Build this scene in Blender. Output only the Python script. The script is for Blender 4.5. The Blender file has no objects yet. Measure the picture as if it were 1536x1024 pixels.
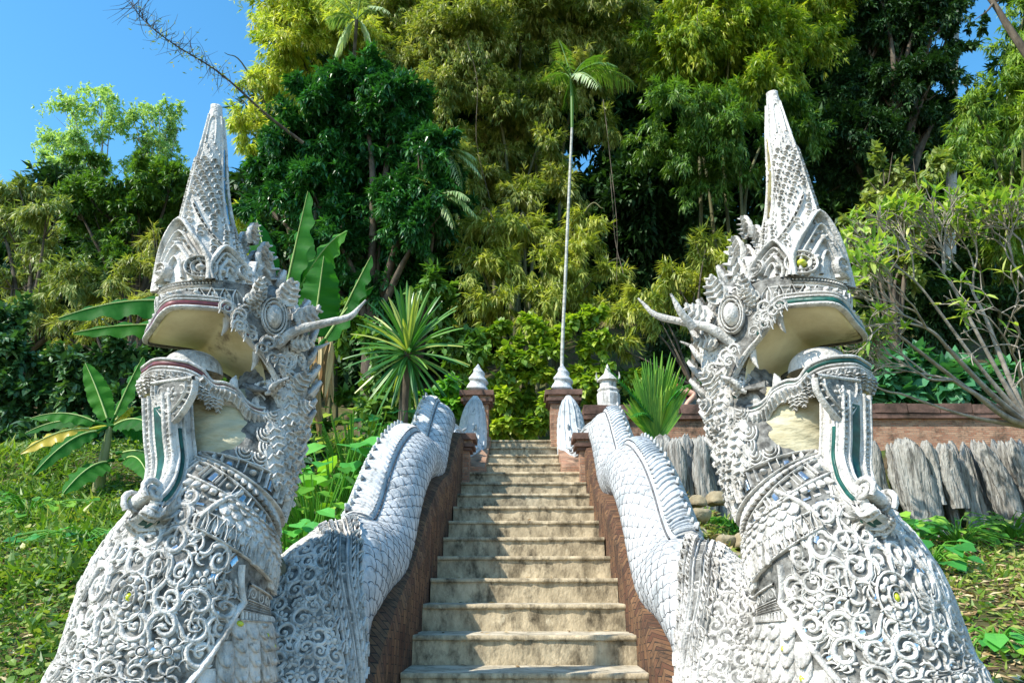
import bpy, math, random
import numpy as np
from mathutils import Vector, Matrix

rnd = random.Random(7)
R = np.random.default_rng(11)
COL = bpy.context.scene.collection
scene = bpy.context.scene
PI = math.pi

# ---------------------------------------------------------------- camera
F_PX = 1152.0
PITCH = math.radians(17.7)
YAW = math.radians(0.85)
CAMZ = 1.5
cam_d = bpy.data.cameras.new('camera')
cam = bpy.data.objects.new('camera', cam_d)
COL.objects.link(cam)
cam_d.sensor_width = 36.0
cam_d.lens = 36.0 * F_PX / 1536.0
cam_d.clip_start = 0.05
cam_d.clip_end = 600.0
cam.location = (0, 0, CAMZ)
cam.rotation_euler = (PI / 2 + PITCH, 0, YAW)
scene.camera = cam
_cr = np.array([math.cos(YAW), math.sin(YAW), 0.0])
_cf = np.array([-math.sin(YAW) * math.cos(PITCH), math.cos(YAW) * math.cos(PITCH), math.sin(PITCH)])
_cu = np.cross(_cr, _cf)


def W(px, py, Y):
    """point of the place seen at pixel (px, py) of the 1536x1024 photograph, Y metres in front"""
    d = _cr * (px - 768) / F_PX + _cu * (512 - py) / F_PX + _cf
    return np.array([0, 0, CAMZ]) + d * (Y / d[1])


def DEP(Y, py):
    a = math.atan((512 - py) / F_PX)
    return Y / math.cos(PITCH + a) * math.cos(a)


# ---------------------------------------------------------------- helpers
def unit(v):
    v = np.asarray(v, float)
    n = np.linalg.norm(v, axis=-1, keepdims=True)
    return v / np.maximum(n, 1e-9)


def catmull(P, n):
    P = np.asarray(P, float)
    k = len(P)
    if k == 2:
        t = np.linspace(0, 1, n)[:, None]
        return P[0] * (1 - t) + P[1] * t
    Q = np.vstack([2 * P[0] - P[1], P, 2 * P[-1] - P[-2]])
    u = np.linspace(0, k - 1 - 1e-9, n)
    i = u.astype(int)
    t = (u - i)[:, None]
    p0, p1, p2, p3 = Q[i], Q[i + 1], Q[i + 2], Q[i + 3]
    return .5 * ((2 * p1) + (-p0 + p2) * t + (2 * p0 - 5 * p1 + 4 * p2 - p3) * t * t + (-p0 + 3 * p1 - 3 * p2 + p3) * t ** 3)


def tag(o, label=None, cat=None, group=None, kind=None):
    if label: o['label'] = label
    if cat: o['category'] = cat
    if group: o['group'] = group
    if kind: o['kind'] = kind
    return o


def thing(name, label, cat, loc=(0, 0, 0), group=None):
    o = bpy.data.objects.new(name, None)
    COL.objects.link(o)
    o.location = loc
    o.empty_display_size = .2
    return tag(o, label, cat, group)


class MB:
    """collects faces; build() links them as one mesh object"""

    def __init__(s):
        s.V = []; s.Q = []; s.T = []; s.qm = []; s.tm = []; s.r = []; s.n = 0
        s.xf = None

    def add(s, V, F, mat=0, rv=None):
        V = np.asarray(V, float).reshape(-1, 3)
        F = np.asarray(F, int)
        if len(F) == 0: return
        s.V.append(V)
        if F.shape[1] == 4:
            s.Q.append(F + s.n); s.qm.append(np.full(len(F), mat))
        else:
            s.T.append(F + s.n); s.tm.append(np.full(len(F), mat))
        s.r.append(np.full(len(V), .5) if rv is None else np.asarray(rv, float))
        s.n += len(V)

    def grid(s, G, mat=0, closed_u=False, closed_v=False, rv=None):
        nu, nv = G.shape[:2]
        I = np.arange(nu * nv).reshape(nu, nv)
        if closed_u: I = np.vstack([I, I[:1]])
        if closed_v: I = np.hstack([I, I[:, :1]])
        a, b, c, d = I[:-1, :-1], I[:-1, 1:], I[1:, 1:], I[1:, :-1]
        s.add(G.reshape(-1, 3), np.stack([a, b, c, d], -1).reshape(-1, 4), mat, rv)

    def box(s, c, size, rot=0.0, mat=0, tilt=None, jit=0.0):
        x, y, z = np.array(size) / 2
        V = np.array([[-x, -y, -z], [x, -y, -z], [x, y, -z], [-x, y, -z], [-x, -y, z], [x, -y, z], [x, y, z], [-x, y, z]])
        if jit: V = V + R.uniform(-jit, jit, V.shape)
        if tilt is not None: V = V @ np.array(Matrix.Rotation(tilt[0], 3, tilt[1])).T
        if rot:
            cc, ss = math.cos(rot), math.sin(rot)
            V = V @ np.array([[cc, ss, 0], [-ss, cc, 0], [0, 0, 1]])
        s.add(V + np.array(c), [[0, 3, 2, 1], [4, 5, 6, 7], [0, 1, 5, 4], [1, 2, 6, 5], [2, 3, 7, 6], [3, 0, 4, 7]], mat)

    def tube(s, pts, rad, n=8, seg=None, mat=0, cap=True, noise=0.0):
        P = np.asarray(pts, float)
        rad = np.asarray(rad if np.ndim(rad) else [rad] * len(P), float)
        PR = np.hstack([P, rad[:, None]])
        if seg: PR = catmull(PR, seg)
        P, rad = PR[:, :3], PR[:, 3]
        T = unit(np.gradient(P, axis=0))
        ref = np.array([0, 0, 1.]) if abs(T[:, 2].mean()) < .8 else np.array([0, 1., 0])
        A = unit(np.cross(T, ref)); B = np.cross(T, A)
        th = np.linspace(0, 2 * PI, n, endpoint=False)
        G = P[:, None] + rad[:, None, None] * (np.cos(th)[None, :, None] * A[:, None] + np.sin(th)[None, :, None] * B[:, None])
        if noise: G = G + R.normal(0, noise, G.shape)
        s.grid(G, mat, closed_v=True)
        if cap:
            for e, ring in ((0, G[0]), (-1, G[-1])):
                V = np.vstack([ring, P[e]])
                s.add(V, [[i, (i + 1) % n, n] for i in range(n)], mat)

    def lathe(s, c, prof, n=20, mat=0, sq=None):
        th = np.linspace(0, 2 * PI, n, endpoint=False)
        G = np.array([[[c[0] + r * math.cos(t), c[1] + r * math.sin(t), c[2] + z] for t in th] for r, z in prof])
        s.grid(G, mat, closed_v=True)

    def build(s, name, mats, parent=None, smooth=True):
        me = bpy.data.meshes.new(name)
        V = np.vstack(s.V) if s.V else np.zeros((0, 3))
        if s.xf is not None: V = s.xf(V)
        if parent is not None:
            V = V - np.array(parent_world(parent))
        Q = np.vstack(s.Q) if s.Q else np.zeros((0, 4), int)
        T = np.vstack(s.T) if s.T else np.zeros((0, 3), int)
        me.vertices.add(len(V)); me.vertices.foreach_set('co', V.astype('f').ravel())
        nl = Q.size + T.size
        me.loops.add(nl); me.loops.foreach_set('vertex_index', np.concatenate([Q.ravel(), T.ravel()]).astype('i'))
        me.polygons.add(len(Q) + len(T))
        ls = np.concatenate([np.arange(len(Q)) * 4, Q.size + np.arange(len(T)) * 3])
        me.polygons.foreach_set('loop_start', ls.astype('i'))
        mi = np.concatenate([np.concatenate(s.qm) if s.qm else [], np.concatenate(s.tm) if s.tm else []])
        if not isinstance(mats, (list, tuple)): mats = [mats]
        for m in mats: me.materials.append(m)
        me.polygons.foreach_set('material_index', mi.astype('i'))
        me.polygons.foreach_set('use_smooth', np.full(len(mi), smooth))
        a = me.attributes.new('rnd', 'FLOAT', 'POINT')
        a.data.foreach_set('value', np.concatenate(s.r).astype('f'))
        me.update(calc_edges=True)
        me.validate()
        o = bpy.data.objects.new(name, me)
        COL.objects.link(o)
        if parent is not None: o.parent = parent
        return o


def parent_world(p):
    v = np.zeros(3)
    while p is not None:
        v += np.array(p.location); p = p.parent
    return v


# ---------------------------------------------------------------- materials
def nodes_of(name):
    m = bpy.data.materials.new(name); m.use_nodes = True
    nt = m.node_tree; nt.nodes.clear()
    out = nt.nodes.new('ShaderNodeOutputMaterial')
    return m, nt, out


def mk(name, c1, c2, scale=4.0, rough=.8, bump=.3, bscale=40.0, spec=.3, c3=None, s3=12.0, t3=(.55, .7), stretch=None, bdist=.01, metal=0.0, lo=.35, hi=.65, c4=None, s4=9.0, t4=(.5, .7), st4=(2.5, 2.5, .35)):
    m, nt, out = nodes_of(name)
    N = nt.nodes.new; L = nt.links.new
    tc = N('ShaderNodeTexCoord'); mp = N('ShaderNodeMapping'); L(tc.outputs['Object'], mp.inputs[0])
    if stretch: mp.inputs['Scale'].default_value = stretch
    n1 = N('ShaderNodeTexNoise'); n1.inputs['Scale'].default_value = scale; n1.inputs['Detail'].default_value = 7; n1.inputs['Roughness'].default_value = .65
    L(mp.outputs[0], n1.inputs[0])
    rp = N('ShaderNodeValToRGB'); rp.color_ramp.elements[0].position = lo; rp.color_ramp.elements[1].position = hi
    rp.color_ramp.elements[0].color = (*c1, 1); rp.color_ramp.elements[1].color = (*c2, 1)
    L(n1.outputs[0], rp.inputs[0]); col = rp.outputs[0]
    if c3:
        n2 = N('ShaderNodeTexNoise'); n2.inputs['Scale'].default_value = s3; n2.inputs['Detail'].default_value = 8; n2.inputs['Roughness'].default_value = .7
        L(mp.outputs[0], n2.inputs[0])
        r2 = N('ShaderNodeValToRGB'); r2.color_ramp.elements[0].position = t3[0]; r2.color_ramp.elements[1].position = t3[1]
        L(n2.outputs[0], r2.inputs[0])
        mx = N('ShaderNodeMix'); mx.data_type = 'RGBA'; L(r2.outputs[0], mx.inputs[0]); L(col, mx.inputs[6]); mx.inputs[7].default_value = (*c3, 1)
        col = mx.outputs[2]
    if c4:
        m4 = N('ShaderNodeMapping'); m4.inputs['Scale'].default_value = st4; L(tc.outputs['Object'], m4.inputs[0])
        n4 = N('ShaderNodeTexNoise'); n4.inputs['Scale'].default_value = s4; n4.inputs['Detail'].default_value = 9; n4.inputs['Roughness'].default_value = .72; L(m4.outputs[0], n4.inputs[0])
        r4 = N('ShaderNodeValToRGB'); r4.color_ramp.elements[0].position = t4[0]; r4.color_ramp.elements[1].position = t4[1]; L(n4.outputs[0], r4.inputs[0])
        mx4 = N('ShaderNodeMix'); mx4.data_type = 'RGBA'; L(r4.outputs[0], mx4.inputs[0]); L(col, mx4.inputs[6]); mx4.inputs[7].default_value = (*c4, 1)
        col = mx4.outputs[2]
    b = N('ShaderNodeBsdfPrincipled'); L(col, b.inputs['Base Color'])
    b.inputs['Roughness'].default_value = rough; b.inputs['Specular IOR Level'].default_value = spec; b.inputs['Metallic'].default_value = metal
    if bump:
        n3 = N('ShaderNodeTexNoise'); n3.inputs['Scale'].default_value = bscale; n3.inputs['Detail'].default_value = 6
        L(mp.outputs[0], n3.inputs[0])
        bp = N('ShaderNodeBump'); bp.inputs['Strength'].default_value = bump; bp.inputs['Distance'].default_value = bdist
        L(n3.outputs[0], bp.inputs['Height']); L(bp.outputs[0], b.inputs['Normal'])
    L(b.outputs[0], out.inputs[0])
    return m


def brickmat(name, c1, c2, mortar, scale=8.0, rot=0.0, bw=.5, rh=.25, stain=(.05, .04, .03), axis='XZ'):
    m, nt, out = nodes_of(name)
    N = nt.nodes.new; L = nt.links.new
    tc = N('ShaderNodeTexCoord'); sp = N('ShaderNodeSeparateXYZ'); L(tc.outputs['Object'], sp.inputs[0])
    ad = N('ShaderNodeMath'); ad.operation = 'ADD'
    L(sp.outputs[0], ad.inputs[0]); L(sp.outputs[1], ad.inputs[1])
    cb = N('ShaderNodeCombineXYZ'); L(ad.outputs[0], cb.inputs[0]); L(sp.outputs[2], cb.inputs[1])
    mp = N('ShaderNodeMapping'); mp.inputs['Rotation'].default_value = (0, 0, rot); L(cb.outputs[0], mp.inputs[0])
    n0 = N('ShaderNodeTexNoise'); n0.inputs['Scale'].default_value = 7; L(tc.outputs['Object'], n0.inputs[0])
    mv = N('ShaderNodeVectorMath'); mv.operation = 'SCALE'; mv.inputs[3].default_value = .02; L(n0.outputs[1], mv.inputs[0])
    av = N('ShaderNodeVectorMath'); L(mp.outputs[0], av.inputs[0]); L(mv.outputs[0], av.inputs[1])
    bt = N('ShaderNodeTexBrick'); bt.inputs['Scale'].default_value = scale; bt.inputs['Brick Width'].default_value = bw; bt.inputs['Row Height'].default_value = rh
    bt.inputs['Mortar Size'].default_value = .018; bt.inputs['Mortar Smooth'].default_value = .2
    bt.inputs['Color1'].default_value = (*c1, 1); bt.inputs['Color2'].default_value = (*c2, 1); bt.inputs['Mortar'].default_value = (*mortar, 1)
    L(av.outputs[0], bt.inputs[0])
    n2 = N('ShaderNodeTexNoise'); n2.inputs['Scale'].default_value = 5; n2.inputs['Detail'].default_value = 9; n2.inputs['Roughness'].default_value = .75
    L(tc.outputs['Object'], n2.inputs[0])
    r2 = N('ShaderNodeValToRGB'); r2.color_ramp.elements[0].position = .48; r2.color_ramp.elements[1].position = .68; L(n2.outputs[0], r2.inputs[0])
    mx = N('ShaderNodeMix'); mx.data_type = 'RGBA'; L(r2.outputs[0], mx.inputs[0]); L(bt.outputs[0], mx.inputs[6]); mx.inputs[7].default_value = (*stain, 1)
    b = N('ShaderNodeBsdfPrincipled'); L(mx.outputs[2], b.inputs['Base Color']); b.inputs['Roughness'].default_value = .9
    sb = N('ShaderNodeMath'); sb.operation = 'SUBTRACT'; L(n2.outputs[0], sb.inputs[0]); L(bt.outputs[1], sb.inputs[1])
    bp = N('ShaderNodeBump'); bp.inputs['Strength'].default_value = .8; bp.inputs['Distance'].default_value = .012
    L(sb.outputs[0], bp.inputs['Height']); L(bp.outputs[0], b.inputs['Normal']); L(b.outputs[0], out.inputs[0])
    return m


def leafmat(name, cols, trans=.35, rough=.45, spec=.45, veins=False):
    m, nt, out = nodes_of(name)
    N = nt.nodes.new; L = nt.links.new
    at = N('ShaderNodeAttribute'); at.attribute_name = 'rnd'
    rp = N('ShaderNodeValToRGB')
    el = rp.color_ramp.elements
    cols = [tuple(min(.72, v * 1.27) for v in c) for c in cols]
    el[0].position = 0; el[0].color = (*cols[0], 1); el[1].position = 1; el[1].color = (*cols[-1], 1)
    for i, c in enumerate(cols[1:-1]):
        e = el.new((i + 1) / (len(cols) - 1)); e.color = (*c, 1)
    L(at.outputs['Fac'], rp.inputs[0])
    b = N('ShaderNodeBsdfPrincipled'); L(rp.outputs[0], b.inputs['Base Color'])
    b.inputs['Roughness'].default_value = rough; b.inputs['Specular IOR Level'].default_value = spec
    if veins:
        tc = N('ShaderNodeTexCoord'); n = N('ShaderNodeTexNoise'); n.inputs['Scale'].default_value = 9; L(tc.outputs['Object'], n.inputs[0])
        bp = N('ShaderNodeBump'); bp.inputs['Strength'].default_value = .4; bp.inputs['Distance'].default_value = .02
        L(n.outputs[0], bp.inputs['Height']); L(bp.outputs[0], b.inputs['Normal'])
    t = N('ShaderNodeBsdfTranslucent')
    g = N('ShaderNodeMix'); g.data_type = 'RGBA'; g.blend_type = 'MULTIPLY'; g.inputs[0].default_value = 1
    L(rp.outputs[0], g.inputs[6]); g.inputs[7].default_value = (1.5, 1.6, .5, 1); L(g.outputs[2], t.inputs[0])
    mx = N('ShaderNodeMixShader'); mx.inputs[0].default_value = trans
    L(b.outputs[0], mx.inputs[1]); L(t.outputs[0], mx.inputs[2]); L(mx.outputs[0], out.inputs[0])
    return m


M = {}
M['plaster'] = mk('white_plaster', (.30, .29, .265), (.65, .63, .585), 8, .9, .8, 90, .12, c3=(.11, .11, .095), s3=30, t3=(.55, .72), lo=.32, hi=.55, c4=(.19, .185, .16), s4=6, t4=(.53, .68))
M['shaded_ground'] = mk('mortar_and_crevice_shade', (.035, .035, .03), (.27, .265, .24), 26, .7, .5, 90, .4)  # mosaic mortar between the ornaments, its grey darkened to paint in crevice shade
M['scale_plaster'] = mk('scale_plaster', (.33, .36, .37), (.54, .555, .56), 4, .85, .7, 70, .15, c3=(.10, .11, .11), s3=14, t3=(.54, .71), lo=.3, hi=.52, c4=(.27, .29, .29), s4=6, t4=(.52, .70))
M['groove'] = mk('dirty_groove', (.05, .05, .05), (.19, .19, .19), 14, .9, .3)
M['mirror'] = mk('mirror_glass', (.35, .38, .40), (.65, .68, .70), 25, .12, .25, 22, .5, metal=.9)
M['green_glass'] = mk('green_glass', (.004, .03, .024), (.012, .10, .075), 22, .38, .3, 26, .35)
M['red_glass'] = mk('red_glass', (.06, .010, .012), (.22, .05, .05), 22, .4, .15, 20, .6)
M['yellow_glass'] = mk('yellow_glass', (.45, .5, .02), (.5, .55, .05), 18, .15, .1, 20, .6)
M['palate'] = mk('ochre_paint', (.48, .40, .21), (.74, .66, .42), 3, .55, .25, 12, .4, c3=(.16, .12, .07), s3=5, t3=(.60, .72))
M['throat'] = mk('yellowed_plaster', (.34, .30, .18), (.56, .52, .36), 5, .8, .8, 26, .3, c3=(.30, .24, .12), s3=7, t3=(.6, .75), stretch=(1, 1, 2.5))
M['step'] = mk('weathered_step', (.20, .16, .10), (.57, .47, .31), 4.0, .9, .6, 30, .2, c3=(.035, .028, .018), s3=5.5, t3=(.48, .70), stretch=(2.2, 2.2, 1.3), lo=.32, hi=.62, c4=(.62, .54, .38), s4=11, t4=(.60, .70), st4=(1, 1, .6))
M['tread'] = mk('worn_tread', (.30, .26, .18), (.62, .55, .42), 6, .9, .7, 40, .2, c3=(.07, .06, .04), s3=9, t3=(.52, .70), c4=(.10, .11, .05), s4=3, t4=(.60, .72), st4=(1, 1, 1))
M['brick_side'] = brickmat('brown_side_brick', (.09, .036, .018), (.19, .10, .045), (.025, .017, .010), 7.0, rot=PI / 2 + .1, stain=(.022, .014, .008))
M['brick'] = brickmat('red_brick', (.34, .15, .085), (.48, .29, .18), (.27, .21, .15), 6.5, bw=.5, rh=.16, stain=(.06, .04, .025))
M['coping'] = mk('brown_coping', (.07, .045, .035), (.22, .13, .10), 4, .9, .5, 30, .2, c3=(.04, .03, .02), s3=6, t3=(.5, .7))
M['log'] = mk('weathered_wood', (.11, .105, .092), (.52, .505, .455), 7, .9, 1.0, 14, .2, stretch=(3, 3, .35), bdist=.04, c3=(.05, .05, .04), s3=7, t3=(.55, .68))
M['stone'] = mk('mossy_stone', (.16, .13, .08), (.40, .34, .22), 5, .9, .8, 16, .2, c3=(.08, .10, .03), s3=6, t3=(.55, .7), bdist=.03)
M['bark'] = mk('bark', (.05, .04, .03), (.16, .13, .095), 8, .9, .8, 20, .2, stretch=(1, 1, .4))
M['twig_bark'] = mk('twig_bark', (.16, .14, .11), (.40, .36, .30), 8, .85, .6, 20, .2)
M['pale_bark'] = mk('pale_bark', (.30, .28, .24), (.56, .54, .48), 8, .85, .6, 20, .2)
M['palm_trunk'] = mk('palm_trunk', (.26, .26, .22), (.55, .55, .50), 6, .8, .5, 12, .2, stretch=(1, 1, 3))
M['soil'] = mk('soil', (.06, .045, .028), (.16, .12, .07), 2.5, .95, .9, 18, .1, c3=(.06, .09, .02), s3=3, t3=(.42, .6), bdist=.04)


# ---------------------------------------------------------------- swept surfaces that carry relief
class Surf:
    def __init__(s, pts, S, n=200):
        C = catmull(pts, n)
        s.P = C[:, :3]; s.ra = C[:, 3]; s.rb = C[:, 4]
        T = unit(np.gradient(s.P, axis=0)); S = np.asarray(S, float)
        s.B = unit(S - (T @ S)[:, None] * T); s.A = np.cross(T, s.B)
        d = np.linalg.norm(np.diff(s.P, axis=0), axis=1)
        s.L = np.concatenate([[0], np.cumsum(d)]); s.len = s.L[-1]

    def ip(s, l, arr):
        l = np.clip(l, 0, s.len)
        if arr.ndim == 1: return np.interp(l, s.L, arr)
        return np.stack([np.interp(l, s.L, arr[:, k]) for k in range(3)], -1)

    def ev(s, l, th, h=0.0):
        l, th, h = np.broadcast_arrays(np.asarray(l, float), np.asarray(th, float), np.asarray(h, float))
        ra, rb = s.ip(l, s.ra), s.ip(l, s.rb)
        A, B, P = s.ip(l, s.A), s.ip(l, s.B), s.ip(l, s.P)
        c, sn = np.cos(th), np.sin(th)
        Nn = unit((c / ra)[..., None] * A + (sn / rb)[..., None] * B)
        return P + (ra * c)[..., None] * A + (rb * sn)[..., None] * B + h[..., None] * Nn

    def zl(s, z):  # length at height z (for rising spines)
        return float(np.interp(z, s.P[:, 2], s.L))

    def mesh(s, mb, nl=120, nth=64, mat=0, l0=0, l1=None, disp=None):
        l = np.linspace(l0, s.len if l1 is None else l1, nl)[:, None]
        th = np.linspace(0, 2 * PI, nth, endpoint=False)[None]
        h = disp(l, th) if disp else 0.0
        mb.grid(s.ev(l + 0 * th, th + 0 * l, h), mat, closed_v=True)

    def local(s, l0, th0, rot=0.0, size=1.0, mir=1):
        ra, rb = float(s.ip(l0, s.ra)), float(s.ip(l0, s.rb))
        re = math.sqrt((ra * math.sin(th0)) ** 2 + (rb * math.cos(th0)) ** 2)
        c, sn = math.cos(rot), math.sin(rot)

        def f(x, y, h):
            x = x * mir
            X = (x * c - y * sn) * size; Y = (x * sn + y * c) * size
            return s.ev(l0 + Y, th0 + X / re, h * size)
        return f


def plane_map(o, u, v, n, size=1.0):
    o, u, v, n = [np.asarray(a, float) for a in (o, u, v, n)]

    def f(x, y, h):
        x, y, h = np.broadcast_arrays(x, y, h)
        return o + size * (x[..., None] * u + y[..., None] * v + h[..., None] * n)
    return f


_PX = np.array([-1, -.8, -.4, 0, .4, .8, 1.])
_PH = np.array([-.12, .55, .93, 1, .93, .55, -.12])


def stroke(mb, f, pts, w, h, mat=0, flat=False):
    P = np.asarray(pts, float); k = len(P)
    w = np.broadcast_to(np.asarray(w, float), (k,)); h = np.broadcast_to(np.asarray(h, float), (k,))
    T = unit(np.gradient(P, axis=0)); Nn = np.stack([-T[:, 1], T[:, 0]], -1)
    ph = np.array([-.1, .9, 1, 1, 1, .9, -.1]) if flat else _PH
    X = P[:, None, 0] + Nn[:, None, 0] * _PX * w[:, None] / 2
    Y = P[:, None, 1] + Nn[:, None, 1] * _PX * w[:, None] / 2
    mb.grid(f(X, Y, ph * h[:, None]), mat)


def dome(mb, f, x, y, r, h, mat=0, ry=None, n=10):
    ry = ry or r
    a = np.linspace(0, 2 * PI, n, endpoint=False)[None]
    rho = np.array([1.0, .9, .6, .25, .01])[:, None]; hh = np.array([-.15, .4, .8, .97, 1])[:, None] * h
    mb.grid(f(x + rho * r * np.cos(a), y + rho * ry * np.sin(a), hh + 0 * a), mat, closed_v=True)


def arc(cx, cy, r, a0, a1, n=12, ry=None):
    a = np.linspace(a0, a1, n); return np.stack([cx + r * np.cos(a), cy + (ry or r) * np.sin(a)], -1)


def scroll(mb, f, rg, mat=0):
    t = np.linspace(0, 1, 26)
    turns = rg.uniform(1.1, 1.45)
    a = turns * 2 * PI * t + .2; r = .92 * (1 - t) ** .85 + .13
    P = np.stack([r * np.cos(a), r * np.sin(a)], -1)
    tail = np.stack([np.linspace(1.05, .98, 5), np.linspace(-1.15, -.1, 5)], -1) + np.array([[.18, 0], [.1, 0], [.05, 0], [.02, 0], [0, 0]])
    P = np.vstack([tail, P])
    w = np.interp(np.linspace(0, 1, len(P)), [0, .15, .6, 1], [.16, .40, .36, .20])
    stroke(mb, f, P, w * 1.05, w * .62 + .06, mat)
    stroke(mb, f, P[3:22] * 1.27, .12, .16, mat)
    dome(mb, f, 0, 0, .24, .27, mat)
    for q in (3, 7, 11, 15):  # small leaves outside the curl
        an = a[q]; rr = r[q] + .14
        p0 = np.array([rr * math.cos(an), rr * math.sin(an)])
        d = np.array([math.cos(an + 1.0), math.sin(an + 1.0)])
        e = np.array([math.cos(an + 1.9), math.sin(an + 1.9)])
        L = .36 - .03 * (q / 4)
        pts = np.array([p0, p0 + d * L * .5, p0 + d * L * .85 + e * L * .25, p0 + d * L + e * L * .6])
        stroke(mb, f, catmull(pts, 7), [.2, .27, .28, .25, .19, .12, .04], .19, mat)


def rosette(mb, f, mat=0, k=8, cmat=None):
    for i in range(k):
        a = 2 * PI * i / k
        c, s = math.cos(a), math.sin(a)
        dome(mb, lambda x, y, h, c=c, s=s: f(x * c - y * s, x * s + y * c, h), .66, 0, .36, .26, mat, .26, 8)
    dome(mb, f, 0, 0, .32, .42, mat if cmat is None else cmat)
    stroke(mb, f, arc(0, 0, .37, 0, 2 * PI, 16), .1, .34, mat)


def plate(mb, f, w, l, h, mat=0, lobes=0, tipup=False):
    """one overlapping scale, root at y=+.25 l, tip at y=-.75 l"""
    t = np.array([0, .25, .5, .7, .85, .95, 1.0, 1.0])[:, None]
    u = np.array([-1, -1, -.66, -.33, 0, .33, .66, 1, 1.])[None]
    hw = w / 2 * np.sqrt(np.clip(1 - (np.clip(t - .35, 0, 1) / .66) ** 2, 0.02, 1))
    X = u * hw; Y = (.25 - t) * l * (-1 if tipup else 1) + 0 * u
    H = h * (.15 + .85 * t) * (1 - .35 * u ** 2)
    if lobes: H = H * (1 + .25 * np.cos(u * PI * lobes) * t)
    H = H + 0 * X
    H[:, 0] = -.004; H[:, -1] = -.004; H[-1, :] = -.004
    X[-1] *= .98
    mb.grid(f(X, Y, H), mat)


def pillow(mb, f, w, l, h, mat=0):
    t = np.linspace(0, 1, 7)[:, None]; u = np.linspace(-1, 1, 7)[None]
    hw = w / 2 * np.sqrt(np.clip(1 - (np.clip(t - .25, 0, 1) / .76) ** 2, 0.01, 1))
    H = h * np.clip(1 - np.abs(u) ** 4, 0, 1) * np.clip(1 - (np.abs(t - .45) / .56) ** 4, 0, 1) - .003
    mb.grid(f(u * hw, (t - .4) * l + 0 * u, H * (1 + .35 * t)), mat)


def ribbon3(mb, P, Nrm, w, h, mat=0, n=None, closed=False, flat=False):
    """half-round band along a 3-D line; Nrm is the outward normal per point"""
    P = np.asarray(P, float); Nrm = np.broadcast_to(np.asarray(Nrm, float), P.shape)
    if n:
        P = catmull(P, n); Nrm = catmull(Nrm, n) if len(Nrm) != n else Nrm
    T = unit(np.gradient(P, axis=0)); Nn = unit(Nrm - (Nrm * T).sum(1, keepdims=True) * T); S = np.cross(T, Nn)
    k = len(P); w = np.broadcast_to(np.asarray(w, float), (k,)); h = np.broadcast_to(np.asarray(h, float), (k,))
    ph = np.array([-.4, .9, 1, 1, 1, .9, -.4]) if flat else np.array([-.5, .5, .93, 1, .93, .5, -.5])
    mb.grid(P[:, None] + S[:, None] * (_PX * w[:, None] / 2)[..., None] + Nn[:, None] * (ph * h[:, None])[..., None], mat)


def leaf3(mb, base, d, nrm, length, width, thick=.02, curl=.3, mat=0, ribs=True, hook=0.0):
    """solid carved leaf: flame outline, raised rim and mid-rib"""
    d = unit(d); nrm = np.asarray(nrm, float); nrm = unit(nrm - (nrm @ d) * d); s = np.cross(d, nrm)
    t = np.linspace(0, 1, 11)[:, None]
    u = np.array([-1, -.82, -.45, 0, .45, .82, 1.])[None]
    hw = width / 2 * (np.sin(np.clip(t, 0, 1) ** .75 * PI) ** .8 * .95 + .35 * (1 - t)) * (1 + .10 * np.sin(t * 22))
    hw[-1] = .002
    H = thick * (1 + .55 * np.array([0, .8, -.2, 1.0, -.2, .8, 0])[None]) * (1 - .5 * t)
    bend = curl * length * t ** 2
    sd = hook * length * t ** 2
    for sgn in (1, -1):
        hh = H if sgn > 0 else -thick * .4 + 0 * H
        hh = hh.copy(); hh[:, 0] = 0; hh[:, -1] = 0
        G = np.asarray(base) + (t * length)[..., None] * d + (u * hw + sd)[..., None] * s + (bend + hh)[..., None] * nrm
        mb.grid(G, mat)
    if ribs:
        for q in (2, 4, 6, 8):
            for sg in (-1, 1):
                a = q / 10.
                w_ = float(hw[q, 0])
                p0 = np.asarray(base) + a * length * d + (sd[q, 0]) * s + (float(bend[q, 0]) + thick) * nrm
                p1 = np.asarray(base) + (a + .1) * length * d + (sg * w_ * .8 + sd[q, 0]) * s + (float(bend[q, 0]) + thick * 1.3) * nrm
                ribbon3(mb, np.array([p0, (p0 + p1) / 2 + nrm * .004, p1]), nrm, width * .13, thick * .6, mat)


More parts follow.
